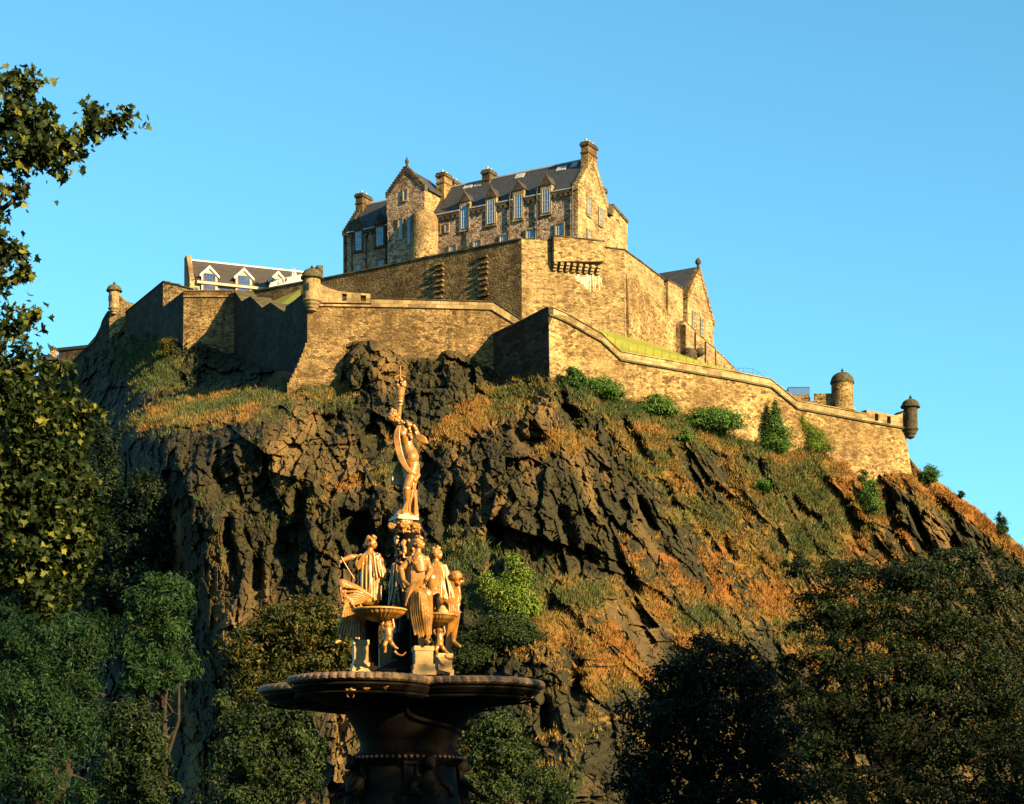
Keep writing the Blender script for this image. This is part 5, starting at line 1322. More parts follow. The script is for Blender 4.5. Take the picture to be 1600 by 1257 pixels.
f.limb([(580,936,.1),(560,930,.08),(548,930,.05)], [12,10.5,8.5]); f.limb([(548,930,.05),(556,960,.02),(562,992,-.04)], [8.5,7.5,4.6]); f.limb([(562,996,-.04),(555,1001,-.14)], [4.4,3])
h = Fig(Y1); h.locks(580, 847, 0.0, 9.4, 40, (572,853,.02), fc_); h.ball(579,847,0,7.6)
d = Fig(Y1); d.cloak((578,869,0), (577,938,.02), 14.5, 17.5, 18, 2.5, -110, 150, 1.6, 0.85); d.cloak((578,866,0),(582,905,0), 14, 18, 9, 2.3, 10, 150, 1.2, .85)
for k in range(5): d.fold([(566+k*6,868,-.11),(560+k*7,872-k,-.12),(556+k,884+k*2,-.1)], 2.2, 2.0)
for k in range(4): d.fold([(556,868+k*2.2,-.06),(556+k*1.2,882,-.07),(557+k*2,893,-.05)], 2.0, 1.6)
for k in range(8): d.fold([(582-k*2,934+k*1.5,-.20),(560-k*2.6,924+k*4.2,-.27),(541-k*0.6,922+k*8,-.29)], 2.6, 2.4)
for k in range(8): d.fold([(534+k*3.4,922+k*4.5,-.29),(538+k*3.6,958+k*2,-.25+.01*k),(530+k*4.6,994+k*1.2,-.23)], 2.5, 2.6)
for k in range(4): d.fold([(548+k*5,946,-.1),(556+k*5,965,-.05),(556+k*3,990,-.06)], 3.2, 2.8)
s1 = seated('seated_figure', f, h, d); s1['label'] = 'seated figure with its back turned, arm stretched out holding a rod'
f = Fig(Y1); f.fold([(534,872,-.13),(543,888,-.12),(555,907,-.10)], 1.9, 1.7); sculpt('rod', f, 0.008, 0, M['gilt'], s1)
# one facing right with a bare shoulder, one foot on the middle plinth
Y2 = 29.3
f = Fig(Y2); fc_ = (0.95,-0.25,0.0)
f.head(655.5, 850, 0, 8.4, fc_); f.limb([(653.5,858,0),(653,867,0)], [4.6,5.2])
f.limb([(653.5,875,0),(655,890,0),(653,907,0),(650,926,0)], [12,12,10.2,13.5], 14); f.ball(649,884,-.10,5); f.ball(660,884,-.09,5); f.ball(642,875,0,6.5); f.ball(665.5,875,0,6.5)
f.limb([(641,876,0),(627,890,-.04),(631,909,-.14)], [6,4.8,3.6]); f.limb([(631,909,-.14),(640,918,-.22)], [3.6,3]); f.hand(642,920,-.22,(0.9,-0.1,-0.3),3.2)
f.limb([(666,877,0),(673,893,-.06),(668,906,-.2)], [6,4.8,3.4]); f.hand(667,909,-.22,(-0.4,-0.4,-0.8),3.2)
f.limb([(648,928,-.04),(652,932,-.2),(657,937,-.34)], [13,11.5,9.5]); f.limb([(657,937,-.34),(660,965,-.28),(664,998,-.2)], [9.5,8,5]); f.limb([(664,1002,-.2),(671,1007,-.30)], [4.2,3])
f.limb([(654,928,.06),(662,930,-.08),(668,932,-.22)], [13,11,9]); f.limb([(668,932,-.22),(670,962,-.12),(668,996,-.02)], [9,7.5,5])
h = Fig(Y2); h.locks(654, 848, 0.0, 8.9, 36, (646,851,.01), fc_); h.ball(653,848,0,7.2)
d = Fig(Y2)
for k in range(6): d.fold([(641+k*1.2,874+k*2.4,-.09),(650+k,884+k*2.2,-.15),(661+k*0.6,878+k*3,-.13),(668,876+k*3,-.04)], 1.7, 1.5)
for k in range(9): d.fold([(643+k*2.5,894,-.11),(644+k*2.3,906,-.12),(642+k*2.8,922,-.15)], 1.9, 2.2)
for k in range(8): d.fold([(666-k*0.6,903+k*1.6,-.18),(651-k*1.2,914+k*2.6,-.33),(637-k*0.3,926+k*3.6,-.30)], 2.4, 2.0)
for k in range(9): d.fold([(646+k*2.7,930+abs(k-4)*1.4,-.455+.022*abs(k-4)),(644+k*3.5,962,-.385+.02*abs(k-5)),(650+k*3.1,998+random.uniform(-3,3),-.285)], 2.0, 2.3)
for k in range(4): d.fold([(641+k*1.5,940,-.26),(644+k*1.4,965,-.24),(650+k*1.5,985,-.2)], 2.8, 2.0)
for k in range(3): d.fold([(622+k*2,892,-.05),(623+k*2,908,-.06),(631+k*2,921,-.1)], 2.6, 2.0)
s2_ = seated('seated_figure', f, h, d); s2_['label'] = 'seated figure with bare shoulders facing right, one foot on the middle plinth'
# one on the right holding a ball
Y3 = 30.1
f = Fig(Y3); fc_ = (0.9,-0.45,-0.1)
f.head(683.5, 866, 0, 8.4, fc_); f.limb([(681,874,0),(681.5,882,0)], [4.6,5.2])
f.limb([(683,889,0),(687,905,0),(690,920,0),(694,936,0)], [12.5,12.8,12,14.5], 14); f.ball(674,888,0,7); f.ball(693,890,0,7)
f.limb([(694,891,0),(704,903,-.02),(717,914,-.1)], [6,5,3.2]); f.hand(720,911,-.1,(0.35,-0.2,0.9),3.2,(0,1,0))
f.limb([(675,890,-.02),(672,906,-.06),(680,918,-.18)], [6,5,3.4]); f.hand(682,919,-.2,(0.8,-0.4,-0.1),3.1)
f.limb([(690,936,-.02),(682,925,-.2),(676,908,-.34)], [13,10.5,8.5]); f.limb([(676,908,-.34),(677,940,-.28),(679,975,-.2)], [8.5,7.4,5])
f.limb([(698,938,0),(708,950,-.12),(711,962,-.18)], [13,10.5,8.8]); f.limb([(711,962,-.18),(709,985,-.1),(708,1002,-.08)], [8.8,6.6,4.4]); f.limb([(708,1004,-.08),(719,1012,-.16)], [4,2.8])
h = Fig(Y3); h.locks(682, 864, 0.0, 8.9, 36, (674,869,.01), fc_); h.ball(681,864,0,7.2)
d = Fig(Y3); d.cloak((683,883,0), (693,938,0), 13, 18, 14, 2.3, -80, 140, 1.6, .85)
for k in range(9): d.fold([(676+k*1.3,886,-.15),(673+k*2.2,905,-.30),(667+k*2.9,932+k,-.36)], 2.0, 2.0)
for k in range(9): d.fold([(700+k*1.5,908+k*0.5,-.08),(702+k*2.0,928,-.06),(698+k*1.6,950+k*0.5,-.12)], 2.2, 2.3)
for k in range(6): d.fold([(702+k*2.8,946,-.27),(703+k*2.8,965,-.28),(699+k*3.2,998-k*4,-.19)], 2.2, 2.1)
for k in range(4): d.fold([(717-k*2,915+k,-.02),(719-k*2,938,0),(714-k*3,956,-.05)], 2.4, 2.2)
s3 = seated('seated_figure', f, h, d); s3['label'] = 'seated cloaked figure on the right holding up a ball'
f = Fig(Y3); f.ball(712.5,902,-.06,10,9.5,9.5)
for a in range(9): f.fold([(712.5+9.9*math.cos(a*.78),902-2.5,-.06+.099*math.sin(a*.78)),(712.5+9.9*math.cos(a*.78+.78),902-2.5,-.06+.099*math.sin(a*.78+.78))], 0.8)
sculpt('ball', f, 0.009, 1, M['gilt'], s3)
# one on the far side
Y4 = 30.75
f = Fig(Y4); fc_ = (-0.9,0.3,0)
f.head(627, 864, 0, 8.4, fc_); f.limb([(627,870,0),(628,878,0)], [4.6,5.2]); f.limb([(629,886,0),(630,902,0),(630,935,0)], [13,13,15], 14)
f.limb([(620,887,0),(614,904,.1),(608,915,.2)], [6,5,3.4]); f.hand(607,917,.2,(-0.5,0.5,-0.5),3.2); f.limb([(638,887,0),(644,905,.05),(636,918,.2)], [6,5,3.4])
f.limb([(626,937,.05),(620,935,.3),(618,965,.32),(618,1000,.25)], [13,9.5,7.5,5]); f.limb([(634,937,.05),(632,935,.3),(631,965,.3),(630,1000,.25)], [13,9.5,7.5,5])
h = Fig(Y4); h.locks(628, 860, 0.0, 8.9, 30, (633,864,0), fc_); h.ball(626,860,0,7.2)
d = Fig(Y4); d.cloak((629,881,0), (630,945,0), 14, 20, 20, 2.4, -180, 170, 1.6, .9)
s4 = seated('seated_figure', f, h, d); s4['label'] = 'seated figure on the far side, mostly hidden behind the column'
# rocky seats under the figures
for (px, py, Y, r_) in ((580,950,29.75,16),(650,940,29.55,13),(694,950,30.3,15),(630,952,30.75,16)):
    mb = MB(); z = ZP(py, Y); mb.lathe((XP(px,Y),Y,4.0), [(r_*.0085,0),(r_*.0075,0.25),(r_*.007,z-4.35),(r_*.0098,z-4.1),(r_*.009,z-4.0)], 14); mb.build('seat', M['bronze'], fountain, uv=False)
# ---------------------------------------------------------------- trees and bushes
def leaf_mat(name, stops, trans=0.25, rough=0.5):
    m = NT(name, 0.6, 0.14)
    h = m.n('ShaderNodeAttribute', attribute_name='hue').outputs['Fac']
    c = m.ramp(h, stops); m.col(c)
    tb = m.n('ShaderNodeBsdfTranslucent'); mx = m.n('ShaderNodeMixShader'); mx.inputs[0].default_value = trans
    m.l(m.mixc(1.0, m.mixc(0.35, c, (0.08,0.095,0.01)), (m.alb,)*3, 'MULTIPLY'), tb.inputs['Color']); m.l(m.b.outputs[0], mx.inputs[1]); m.l(tb.outputs[0], mx.inputs[2])
    m.l(mx.outputs[0], m.t.nodes['Material Output'].inputs['Surface']); return m.m
M['leaf_maple'] = leaf_mat('maple leaves', [(0.0,(0.012,0.028,0.006)),(0.45,(0.026,0.046,0.009)),(0.8,(0.13,0.16,0.024)),(1.0,(0.25,0.24,0.035))], 0.3)
M['leaf_ash'] = leaf_mat('ash leaves', [(0.0,(0.0047,0.0208,0.0080)),(0.5,(0.0144,0.0541,0.0175)),(1.0,(0.0358,0.0836,0.0200))])
M['leaf_dark'] = leaf_mat('dark green leaves', [(0.0,(0.0031,0.0101,0.0039)),(0.6,(0.0109,0.0281,0.0086)),(0.9,(0.0273,0.0546,0.0140)),(1.0,(0.0546,0.0780,0.0195))], 0.2)
M['leaf_shaded'] = leaf_mat('shade darkened leaves', [(0.0,(0.002,0.006,0.003)),(0.7,(0.006,0.016,0.006)),(0.92,(0.015,0.03,0.008)),(1.0,(0.06,0.08,0.02))], 0.15)  # leaf colour lowered again, painting in the full shade on this tree
M['leaf_yellow'] = leaf_mat('yellowing leaves', [(0.0,(0.0160,0.0280,0.0064)),(0.5,(0.0400,0.0544,0.0112)),(0.85,(0.0960,0.0880,0.0160)),(1.0,(0.1760,0.1200,0.0200))])
M['leaf_bush'] = leaf_mat('bush leaves', [(0.0,(0.0325,0.0813,0.0195)),(0.5,(0.0731,0.1788,0.0325)),(1.0,(0.1625,0.2762,0.0488))])
M['leaf_light'] = leaf_mat('light green leaves', [(0.0,(0.0756,0.1404,0.0173)),(0.5,(0.1620,0.2592,0.0324)),(1.0,(0.2916,0.3348,0.0486))])
M['bark'] = plain('grey brown bark', (0.035,0.027,0.02), 0.95, 0.15, 0.4, 6, 0.03)

MAPLE = np.array([(0,0),(0.10,0.04),(0.42,-0.12),(0.38,0.14),(0.60,0.34),(0.34,0.42),(0.30,0.62),(0.12,0.60),(0.0,1.0),(-0.12,0.60),(-0.30,0.62),(-0.34,0.42),(-0.60,0.34),(-0.38,0.14),(-0.42,-0.12),(-0.10,0.04)])
OVAL = np.array([(0,0),(0.26,0.42),(0,1.0),(-0.26,0.42)])
LANCE = np.array([(0,0),(0.15,0.4),(0,1.0),(-0.15,0.4)])
def crown(name, blobs, n, ll, shape, mat, parent, seed, clumps=60, spread=0.17, up=0.5, hue0=0.45, hsd=0.22, shell=0.45, flat=1.0, tilt=0.45):
    """many leaves in sprays through the volume of a few ellipsoids; blobs are (centre, (rx, ry, rz), weight)"""
    r = np.random.default_rng(seed); C = []; S = []; O = []
    w = np.array([b[2] for b in blobs], float); w /= w.sum()
    for b, ww in zip(blobs, w):
        k = max(3, int(clumps*ww)); v = r.normal(0,1,(k,3)); v /= np.linalg.norm(v, axis=1, keepdims=True)
        rad = shell + (1-shell)*r.random((k,1))**0.7
        C.append(np.array(b[0]) + v*rad*np.array(b[1])); S.append(np.tile(np.array(b[1])*spread, (k,1))*r.uniform(0.6,1.4,(k,1))); O.append(v)
    C = np.concatenate(C); S = np.concatenate(S); O = np.concatenate(O)
    hc = r.normal(hue0, hsd*0.6, len(C)); cw = r.uniform(0.4, 1.6, len(C)); cw /= cw.sum()
    i = r.choice(len(C), n, p=cw)
    g_ = r.normal(0,1,(n,3))*[1,1,flat]
    pos = C[i] + g_*S[i]; out = O[i]*0.6 + g_*0.35/np.maximum(np.linalg.norm(g_,axis=1,keepdims=True),.3)
    nn = out + np.array([0,0,up]) + r.normal(0,tilt,(n,3)); nn /= np.linalg.norm(nn, axis=1, keepdims=True)
    d = r.normal(0,1,(n,3)) + np.array([0,0,-0.35]); d -= nn*(d*nn).sum(1,keepdims=True); d /= np.linalg.norm(d, axis=1, keepdims=True)
    s_ = np.cross(nn, d); L_ = r.uniform(ll[0], ll[1], n)
    k = len(shape)
    V = pos[:,None] + (s_[:,None]*shape[None,:,0:1] + d[:,None]*shape[None,:,1:2])*L_[:,None,None]
    V += nn[:,None]*(np.abs(shape[None,:,0:1])*r.uniform(0.1,0.8,(n,1,1)) - shape[None,:,1:2]**2*r.uniform(0.0,0.5,(n,1,1)))*L_[:,None,None]
    V = V.reshape(-1,3); h = np.repeat(np.clip(hc[i] + r.normal(0,hsd,n), 0, 1), k)
    if k == 4:
        f = np.arange(n*4).reshape(-1,4); me = big_mesh(name, V, f, {'hue': h}, smooth=False)
    else:
        q = np.array([(0,j,j+1) for j in range(1,k-1)]); q = np.array([(8 if False else a,b,c) for a,b,c in q])
        ctr = (np.array([(7,8,9)]));
        tri = np.array([(0,1,3),(1,2,3),(0,3,5),(3,4,5),(0,5,7),(5,6,7),(0,7,9),(7,8,9),(0,9,11),(9,10,11),(0,11,13),(11,12,13),(0,13,15),(13,14,15)])
        f = (np.arange(n)[:,None,None]*k + tri[None]).reshape(-1,3); me = big_mesh(name, V, None, {'hue': h}, tris=f, smooth=False)
    o = link(name, me, mat, parent); return o
def trunk(parent, base, targets, r0, seed, name='trunk', fork=0.35, subs=4):
    rr = random.Random(seed); mb = MB(); base = Vector(base)
    cen = sum((Vector(t) for t in targets), Vector())/len(targets)
    forkp = base.lerp(Vector((cen.x*0.5+base.x*0.5, cen.y*0.5+base.y*0.5, cen.z)), fork)
    a = base.lerp(forkp, 0.5) + Vector((rr.uniform(-1,1), rr.uniform(-1,1), 0))*r0*0.8
    mb.tube([base - ZV*0.3, base + ZV*0.1, a, forkp], [r0*1.5, r0*1.15, r0*0.95, r0*0.8], 10)
    for t in targets:
        t = Vector(t); L_ = (t-forkp).length; pts = [forkp - ZV*r0*0.3]
        for f in (0.3, 0.6, 1.0): pts.append(forkp.lerp(t, f) + Vector((rr.uniform(-1,1), rr.uniform(-1,1), rr.uniform(0,1)))*L_*0.06*(f < 1))
        mb.tube(pts, [r0*0.62, r0*0.45, r0*0.28, r0*0.10], 7)
        for s in range(subs):
            f = 0.35 + 0.17*s; b = forkp.lerp(t, f); e = b + Vector((rr.uniform(-1,1), rr.uniform(-1,1), rr.uniform(-0.2,0.9))).normalized()*min(L_*0.25, 0.9)
            mb.tube([b, b.lerp(e,0.5)+ZV*L_*0.02, e], [r0*0.24, r0*0.15, r0*0.05], 5)
    return mb.build(name, M['bark'], parent, smooth=True, uv=False)
def blob(px, py, Y, rx, ry, rd, w=1.0):
    k = Y/FPX; return (tuple(P(px, py, Y)), (rx*k, rd, ry*k), w)
def tree(name, label, cat, base_px, Y, blobs, n, ll, shape, mat, seed, r0, group=None, tr='trunk', base_z=None, **kw):
    bz = base_z if base_z is not None else -0.15
    b = Vector((XP(base_px, Y), Y, bz))
    t = thing(name, tuple(b), label, cat, group)
    tg = [(Vector(q[0]) - Vector((0,0,q[1][2]*0.2))) for q in blobs]
    trunk(t, b, tg, r0, seed, tr, kw.pop('fork', 0.35))
    crown('crown', blobs, n, ll, shape, mat, t, seed, **kw); return t

# maple leaning in from the left
YA = 22.0
bl = [blob(-60,190,YA,110,100,1.0,1.2), blob(50,225,YA,52,60,0.5,0.8), blob(25,165,YA,36,44,0.4,0.4), blob(95,235,YA,40,38,0.3,0.5), blob(140,205,YA,34,24,0.25,0.30), blob(186,187,YA,28,13,0.15,0.26), blob(150,175,YA,18,15,0.15,0.18), blob(30,125,YA,34,22,0.2,0.2),
      blob(5,300,YA,36,46,0.4,0.3), blob(14,395,YA,30,48,0.4,0.28), blob(-60,420,YA,80,100,0.8,0.8),
      blob(20,510,YA,44,40,0.4,0.5), blob(20,600,YA,62,70,0.6,1.0), blob(70,650,YA,62,60,0.5,0.8), blob(40,740,YA,90,90,0.7,1.4), blob(110,720,YA,46,60,0.4,0.4), blob(30,850,YA,100,80,0.7,1.3), blob(-80,700,YA,100,200,1.0,1.6), blob(120,830,YA,40,50,0.4,0.7), blob(90,770,YA,60,70,0.5,0.9), blob(60,900,YA,80,60,0.7,0.9), blob(130,680,YA,26,40,0.3,0.3)]
t = thing('maple_tree', (-8.3, YA, -0.15), 'broad-leaved maple reaching in from the left edge, its top branch against the sky', 'tree')
trunk(t, (-8.3, YA, -0.15), [Vector(b[0]) for b in bl if P(0,0,1) and FPX*b[0][0]/b[0][1]+800 < 28], 0.2, 3, fork=0.45, subs=0)
big_b = [b for b in bl if b[2] >= 0.6]; fine_b = [b for b in bl if b[2] < 0.6]
cr = crown('crown', big_b, 11000, (0.055, 0.115), MAPLE, M['leaf_maple'], t, 31, clumps=620, spread=0.15, up=0.45, tilt=0.8, hue0=0.18, hsd=0.33, shell=0.15)
TW = (((0,262),(60,250),(120,215),(170,192),(212,180)), ((60,250),(90,262),(132,240)), ((0,200),(30,160),(45,112)), ((120,215),(145,190),(152,168)), ((0,520),(40,500),(62,486)), ((0,380),(25,395),(42,420)), ((0,130),(30,125),(62,130)), ((20,240),(60,205),(75,170)), ((0,330),(25,310),(45,285)), ((20,600),(70,590),(110,575)), ((60,680),(110,650),(160,640)), ((60,740),(110,745),(150,760)), ((10,440),(25,430),(40,436)))
fine = []
for pl in TW:
    for a, b in zip(pl[:-1], pl[1:]):
        nn_ = max(2, int(math.hypot(b[0]-a[0], b[1]-a[1])/13))
        for q in range(nn_):
            f_ = q/nn_; fine.append(blob(a[0]+(b[0]-a[0])*f_ + random.uniform(-6,6), a[1]+(b[1]-a[1])*f_ + random.uniform(-9,9), YA, 12, 12, 0.15, 1.0))
    fine.append(blob(pl[-1][0]-4, pl[-1][1], YA, 9, 8, 0.1, 0.6))
fine += [(b[0], b[1], b[2]*12) for b in fine_b]
crown('twig_leaves', fine, 2100, (0.05, 0.115), MAPLE, M['leaf_maple'], cr, 33, clumps=len(fine)*4, spread=0.45, up=0.45, tilt=0.8, hue0=0.42, hsd=0.28, shell=0.2)
for pts in TW:
    mb = MB(); mb.tube([P(a, b, YA) for a, b in pts], [0.024*(1-i/(len(pts)))+0.006 for i in range(len(pts))], 6); mb.build('branch', M['bark'], t, smooth=True, uv=False)
# the brighter ash at the foot of the crag
tree('broadleaf_tree', 'bright green tree in rounded clumps at the foot of the dark rock flank', 'tree', 250, 70, [blob(262,925,70,40,34,1.2), blob(222,950,70,30,34,1.0,0.7), blob(275,975,70,28,36,1.0,0.6), blob(235,1015,70,38,36,1.2), blob(280,1040,70,28,34,1.0,0.7), blob(215,1060,70,30,26,1.0,0.5), blob(250,1060,70,30,26,1,0.5)],
     13000, (0.13,0.26), LANCE, M['leaf_ash'], 41, 0.22, clumps=120, spread=0.17, hue0=0.72, shell=0.4)
tree('broadleaf_tree', 'large feathery green tree filling the bottom left corner', 'tree', 60, 60, [blob(60,985,60,80,50,1.5), blob(20,1040,60,70,60,1.5), blob(110,1020,60,60,60,1.4), blob(40,1120,60,90,80,1.8,1.5), blob(120,1110,60,52,70,1.3), blob(60,1210,60,90,60,1.8,1.2), blob(150,985,60,34,34,0.9,0.4), blob(150,1230,60,50,36,1,0.4)],
     30000, (0.11,0.22), LANCE, M['leaf_ash'], 42, 0.3, clumps=230, spread=0.15, hue0=0.45, shell=0.35)
tree('broadleaf_tree', 'small dull green tree just right of the feathery corner tree', 'tree', 215, 52, [blob(205,1130,52,46,42,0.9), blob(228,1180,52,38,44,0.9), blob(190,1210,52,50,50,1.0), blob(240,1230,52,40,36,0.9,0.6)],
     8000, (0.09,0.17), OVAL, M['leaf_dark'], 43, 0.14, clumps=90, spread=0.17, hue0=0.62, shell=0.3)
tree('broadleaf_tree', 'yellowing sunlit tree left of the fountain figures, above the basin rim', 'tree', 450, 85, [blob(455,970,85,60,38,1.6), blob(500,980,85,44,44,1.4), blob(400,1010,85,48,40,1.4), blob(470,1030,85,70,40,1.7), blob(385,1050,85,40,30,1.2,0.6), blob(540,1020,85,30,34,1.2,0.6), blob(430,1080,85,60,40,1.5,0.8)],
     19000, (0.13,0.25), OVAL, M['leaf_yellow'], 44, 0.22, clumps=200, spread=0.15, hue0=0.60, hsd=0.26, shell=0.35)
tree('broadleaf_tree', 'dense shaded tree below the left side of the fountain basin', 'tree', 420, 56, [blob(390,1130,56,58,44,1.1), blob(450,1140,56,50,40,1.1), blob(370,1190,56,54,50,1.2), blob(440,1200,56,64,54,1.2), blob(400,1250,56,90,40,1.3), blob(490,1190,56,24,50,0.7,0.4), blob(345,1100,56,24,24,.6,.25)],
     17000, (0.09,0.17), OVAL, M['leaf_dark'], 45, 0.18, clumps=170, spread=0.15, hue0=0.72, shell=0.3)
tree('broadleaf_tree', 'rounded green tree just right of the fountain stem', 'tree', 790, 75, [blob(780,1140,75,46,34,1.1), blob(755,1180,75,44,40,1.2), blob(810,1180,75,44,44,1.2), blob(770,1230,75,64,44,1.3), blob(740,1240,75,40,36,1,0.6)],
     15000, (0.11,0.2), OVAL, M['leaf_dark'], 46, 0.18, clumps=140, spread=0.16, hue0=0.85, shell=0.35)
tree('low_bush', 'low bush at the bottom edge between the fountain and the nearly black tree', 'bush', 850, 70, [blob(850,1230,70,36,30,0.9), blob(875,1245,70,28,26,0.8,0.6)],
     3600, (0.10,0.18), OVAL, M['leaf_dark'], 47, 0.06, clumps=60, hue0=0.8, tr='stem')
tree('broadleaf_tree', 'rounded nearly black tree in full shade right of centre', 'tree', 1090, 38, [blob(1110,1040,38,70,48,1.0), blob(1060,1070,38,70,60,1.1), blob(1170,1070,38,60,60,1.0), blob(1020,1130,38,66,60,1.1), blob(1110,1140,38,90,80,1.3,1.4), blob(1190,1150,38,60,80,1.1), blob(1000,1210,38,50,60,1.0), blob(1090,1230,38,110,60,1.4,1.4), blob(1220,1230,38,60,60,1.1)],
     30000, (0.07,0.125), OVAL, M['leaf_shaded'], 48, 0.22, clumps=300, spread=0.15, hue0=0.40, hsd=0.3, shell=0.25)
tree('broadleaf_tree', 'big spreading tree filling the bottom right, its upper sprays sunlit', 'tree', 1395, 46, [blob(1340,900,46,90,34,1.3,0.9), blob(1440,905,46,110,42,1.5,1.2), blob(1290,955,46,70,40,1.2,0.8), blob(1390,975,46,120,50,1.6,1.5), blob(1510,960,46,90,56,1.5,1.1), blob(1575,905,46,50,54,1.0,0.5), blob(1300,1035,46,76,50,1.3,1.0), blob(1420,1055,46,130,66,1.8,1.8), blob(1550,1050,46,90,76,1.6,1.4), blob(1320,1125,46,100,64,1.5,1.3), blob(1460,1150,46,140,84,1.8,1.9), blob(1590,1160,46,80,90,1.5,1.2), blob(1390,1230,46,170,54,1.8,1.7), blob(1560,1240,46,110,54,1.6,1.2), blob(1640,1000,46,70,90,1.5,0.9), blob(1250,885,46,28,24,.6,.2), blob(1500,872,46,50,30,.9,.4), blob(1250,1110,46,50,50,1.0,.6), blob(1260,1200,46,70,60,1.1,.8), blob(1225,1040,46,30,30,.7,.3)],
     84000, (0.065,0.12), OVAL, M['leaf_dark'], 49, 0.24, clumps=760, spread=0.15, up=0.9, hue0=0.60, hsd=0.28, shell=0.15, flat=0.75, fork=0.6)
tree('broadleaf_tree', 'nearly black tree rising in the shadow of the crag, left of the lit cliff edge', 'tree', 225, 166, [blob(235,770,166,34,44,3,0.7), blob(205,830,166,44,50,3.5), blob(255,850,166,34,50,3), blob(215,910,166,56,50,4), blob(260,950,166,34,50,3), blob(230,1010,166,50,60,4)],
     15000, (0.28,0.5), OVAL, M['leaf_dark'], 51, 0.3, clumps=170, spread=0.16, hue0=0.3, shell=0.3, base_z=10)
tree('broadleaf_tree', 'black-green tree in deep shade between the maple and the crag', 'tree', 140, 168, [blob(150,700,168,40,44,3,0.8), blob(120,780,168,56,56,4), blob(165,800,168,34,60,3), blob(130,880,168,60,56,4), blob(170,930,168,40,50,3), blob(120,990,168,70,50,4)],
     15000, (0.28,0.5), OVAL, M['leaf_dark'], 52, 0.3, clumps=170, spread=0.16, hue0=0.35, shell=0.3, base_z=10)
# trees beyond the frame on the right: their shade falls across the foot of the picture
park0 = []
def shade_tree(x, y, h, r_, seed, label):
    if not park0:
        t = thing('unseen_park_tree', (0, 0, -0.15), label, 'tree', 'park trees beside the lawn')
        bl = [((0, 0, 9.3), (4.0, 4.0, 5.4), 1.6), ((-1.8, 1.3, 6.8), (3.1, 3.1, 3.9), 1), ((2.0, -0.9, 6.3), (3.1, 3.1, 3.9), 1), ((0, 0, 3.8), (3.5, 3.5, 3.0), 1)]
        trunk(t, (0, 0, -0.15), [Vector(q[0]) for q in bl], 0.4, seed)
        crown('crown', bl, 85000, (0.22, 0.38), OVAL, M['leaf_dark'], t, seed, clumps=520, spread=0.27, shell=0.1)
        park0.append(t); bpy.context.view_layer.update()
    else:
        t = copy_tree(park0[0]); t['label'] = label
    t.location = (x, y, -0.15); t.scale = (r_/4.4, r_/4.4, h/15.0); t.rotation_euler = (0, 0, seed*1.3)
shade_tree(16.5, 13.0, 12.9, 4.4, 61, 'tall park tree nearest the fountain, just out of view')
shade_tree(22.0, 19.0, 17.5, 4.4, 62, 'tall park tree out of view beside the nearly black tree')
shade_tree(26.5, 25.5, 15.5, 4.2, 63, 'tall park tree out of view beside the spreading tree')
shade_tree(31.0, 31.0, 14.0, 4.6, 64, 'park tree at the far end of the row')
shade_tree(9.0, -7.0, 15.0, 5.0, 65, 'unseen tree added behind the viewpoint, to the right, to dim skylight')  # unseen trees added from here on, cutting skylight on the near things
shade_tree(-3.0, -12.0, 17.0, 5.5, 66, 'unseen tree added directly behind the viewpoint to dim skylight')
shade_tree(-13.0, -5.0, 16.0, 5.0, 67, 'unseen tree added behind the viewpoint, to the left, to dim skylight')
shade_tree(21.0, 1.0, 15.0, 4.6, 68, 'unseen tree added at the near end of the row for shade')

# ---------------------------------------------------------------- bushes on the crag
def on_hill(bx, by):
    j = int(np.clip(np.searchsorted(pu, bx), 1, NU-1)); colpy = HILL_PY[:, j]; i = int(np.argmin(np.abs(colpy - by))); return Vector(HILL_CO[i, j])
def bush(name, label, bx, by, rx, ry, n, mat, seed, cat='bush', ll=(0.13,0.27), hue0=0.5, rows=None, lean=0.0, shape=OVAL):
    """bx, by is where it roots; rx, ry half its spread"""
    b = on_hill(bx, by); Y = b.y - 0.4; k = Y/FPX
    t = thing(name, tuple(b), label, cat)
    bls = rows or [(0,-0.55,0.9,0.5),(-0.45,-0.4,0.5,0.42),(0.45,-0.4,0.5,0.42),(0.0,-1.15,0.6,0.5),(0.25,-0.9,0.5,0.4)]
    bl = [((b.x + (dx*rx + lean*dy)*k, Y, b.z - dy*ry*k), (w*rx*k, max(0.5, w*rx*k*0.8), h*ry*k), w*h) for dx, dy, w, h in bls]
    mb = MB(); rr = random.Random(seed)
    for q in bl: mb.tube([b - ZV*0.3, b.lerp(Vector(q[0]),0.5)+Vector((rr.uniform(-.1,.1),0,0)), Vector(q[0])], [0.09,0.06,0.02], 6)
    mb.build('stem', M['bark'], t, smooth=True, uv=False)
    crown('crown', bl, int(n*2.2) if ll[1] < 0.28 else n, ll, shape, mat, t, seed, clumps=max(24, n//45), spread=0.26, hue0=hue0, shell=0.3); return t
CON = [(0,-0.3,1.0,0.32),(0,-0.7,0.85,0.34),(-0.05,-1.1,0.65,0.34),(-0.1,-1.5,0.45,0.3),(-0.15,-1.85,0.24,0.25)]
bush('conical_bush', 'tall pointed green bush against the golden wall', 1213, 708, 26, 38, 4200, M['leaf_bush'], 71, rows=CON)
bush('slanting_bush', 'lighter spiky bush leaning right beside the tall pointed bush', 1268, 704, 27, 29, 3400, M['leaf_light'], 72, rows=[(0.3,-0.3,0.8,0.4),(0,-0.8,0.7,0.4),(-0.35,-1.2,0.5,0.4),(-0.6,-1.6,0.3,0.3),(0.7,-0.2,0.5,0.3)], shape=LANCE)
bush('spreading_bush', 'wide spreading green bush in the middle of the slope under the wall', 1110, 674, 54, 22, 5600, M['leaf_bush'], 73, hue0=0.55)
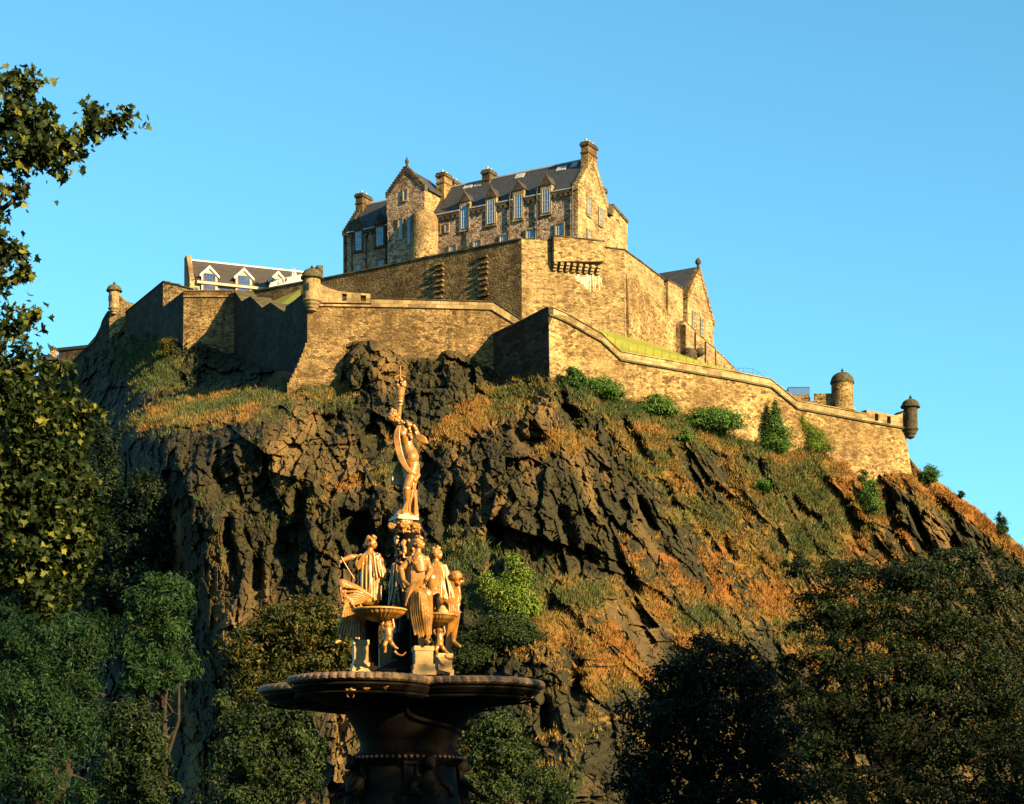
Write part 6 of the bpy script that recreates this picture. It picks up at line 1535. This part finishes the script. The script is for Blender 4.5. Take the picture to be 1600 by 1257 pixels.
bush('rounded_bush', 'compact dark rounded bush at the top corner of the crag by the wall', 895, 606, 20, 18, 2200, M['leaf_bush'], 74, hue0=0.3)
bush('trailing_bush', 'trailing green bush running down right from the compact dark one', 940, 622, 38, 18, 3200, M['leaf_bush'], 75, hue0=0.55)
bush('trailing_bush', 'low green bush halfway between the trailing one and the wide spreading one', 1022, 650, 36, 19, 3200, M['leaf_bush'], 76, hue0=0.62)
bush('reddish_bush', 'small reddish brown bush against the wall left of the tall pointed bush', 1175, 668, 10, 10, 600, M['leaf_yellow'], 77, hue0=0.25)
bush('round_bush', 'isolated small round bush on the orange slope', 1189, 770, 16, 13, 1200, M['leaf_bush'], 78, hue0=0.4)
bush('ridge_bush', 'dark bush on the skyline right below the end turret', 1450, 756, 17, 17, 1500, M['leaf_bush'], 79, hue0=0.35)
bush('ridge_sapling', 'small blue-green sapling on the far right skyline', 1561, 836, 12, 20, 900, M['leaf_ash'], 80, cat='sapling', hue0=0.7)
bush('ridge_shrub', 'tiny thin shrub on the skyline between the bush and the sapling', 1499, 778, 6, 6, 160, M['leaf_ash'], 81, cat='shrub', hue0=0.6)
bush('gully_bush', 'pale green upright bush in the rocky gully on the right', 1358, 800, 22, 30, 2200, M['leaf_bush'], 82, hue0=0.45, rows=[(0.3,-0.2,0.7,0.35),(0.1,-0.7,0.6,0.4),(-0.3,-0.9,0.45,0.35),(-0.1,-1.4,0.5,0.4),(-0.5,-1.8,0.4,0.3)])
bush('light_bush', 'bright lime green bush on the cliff ledge right of the fountain figures', 800, 968, 36, 46, 9000, M['leaf_light'], 83, hue0=0.5, ll=(0.14,0.3), rows=[(0.2,-0.4,0.8,0.4),(-0.1,-0.9,0.75,0.45),(0.25,-1.4,0.55,0.4),(0.1,-1.9,0.4,0.3),(0.8,-0.4,0.4,0.4)])
bush('light_bush', 'smaller lime green bush left of the brightest bush on the ledge', 757, 935, 18, 24, 2600, M['leaf_light'], 84, hue0=0.35, ll=(0.14,0.3))
bush('dark_shrub', 'dark green shrub below the lime green bushes', 785, 1010, 60, 30, 8000, M['leaf_dark'], 85, hue0=0.8)
bush('dark_shrub', 'dark green shrub low behind the right side of the figures', 735, 1050, 44, 40, 6000, M['leaf_dark'], 86, hue0=0.75)
bush('small_shrub', 'little shrub on the rock below the compact dark bush', 905, 668, 9, 8, 420, M['leaf_yellow'], 87, cat='shrub', hue0=0.6)
bush('flank_shrub', 'shrub with autumn tint under the left bastion wall', 262, 560, 18, 18, 1300, M['leaf_yellow'], 88, hue0=0.6)
bush('slope_shrub', 'small bright shrub on the upper slope left of the round bush', 1068, 690, 12, 10, 700, M['leaf_bush'], 89, cat='shrub', hue0=0.7)
bush('base_shrub', 'thin dry shrub at the foot of the end wall', 1352, 722, 9, 9, 420, M['leaf_yellow'], 90, cat='shrub', hue0=0.5)
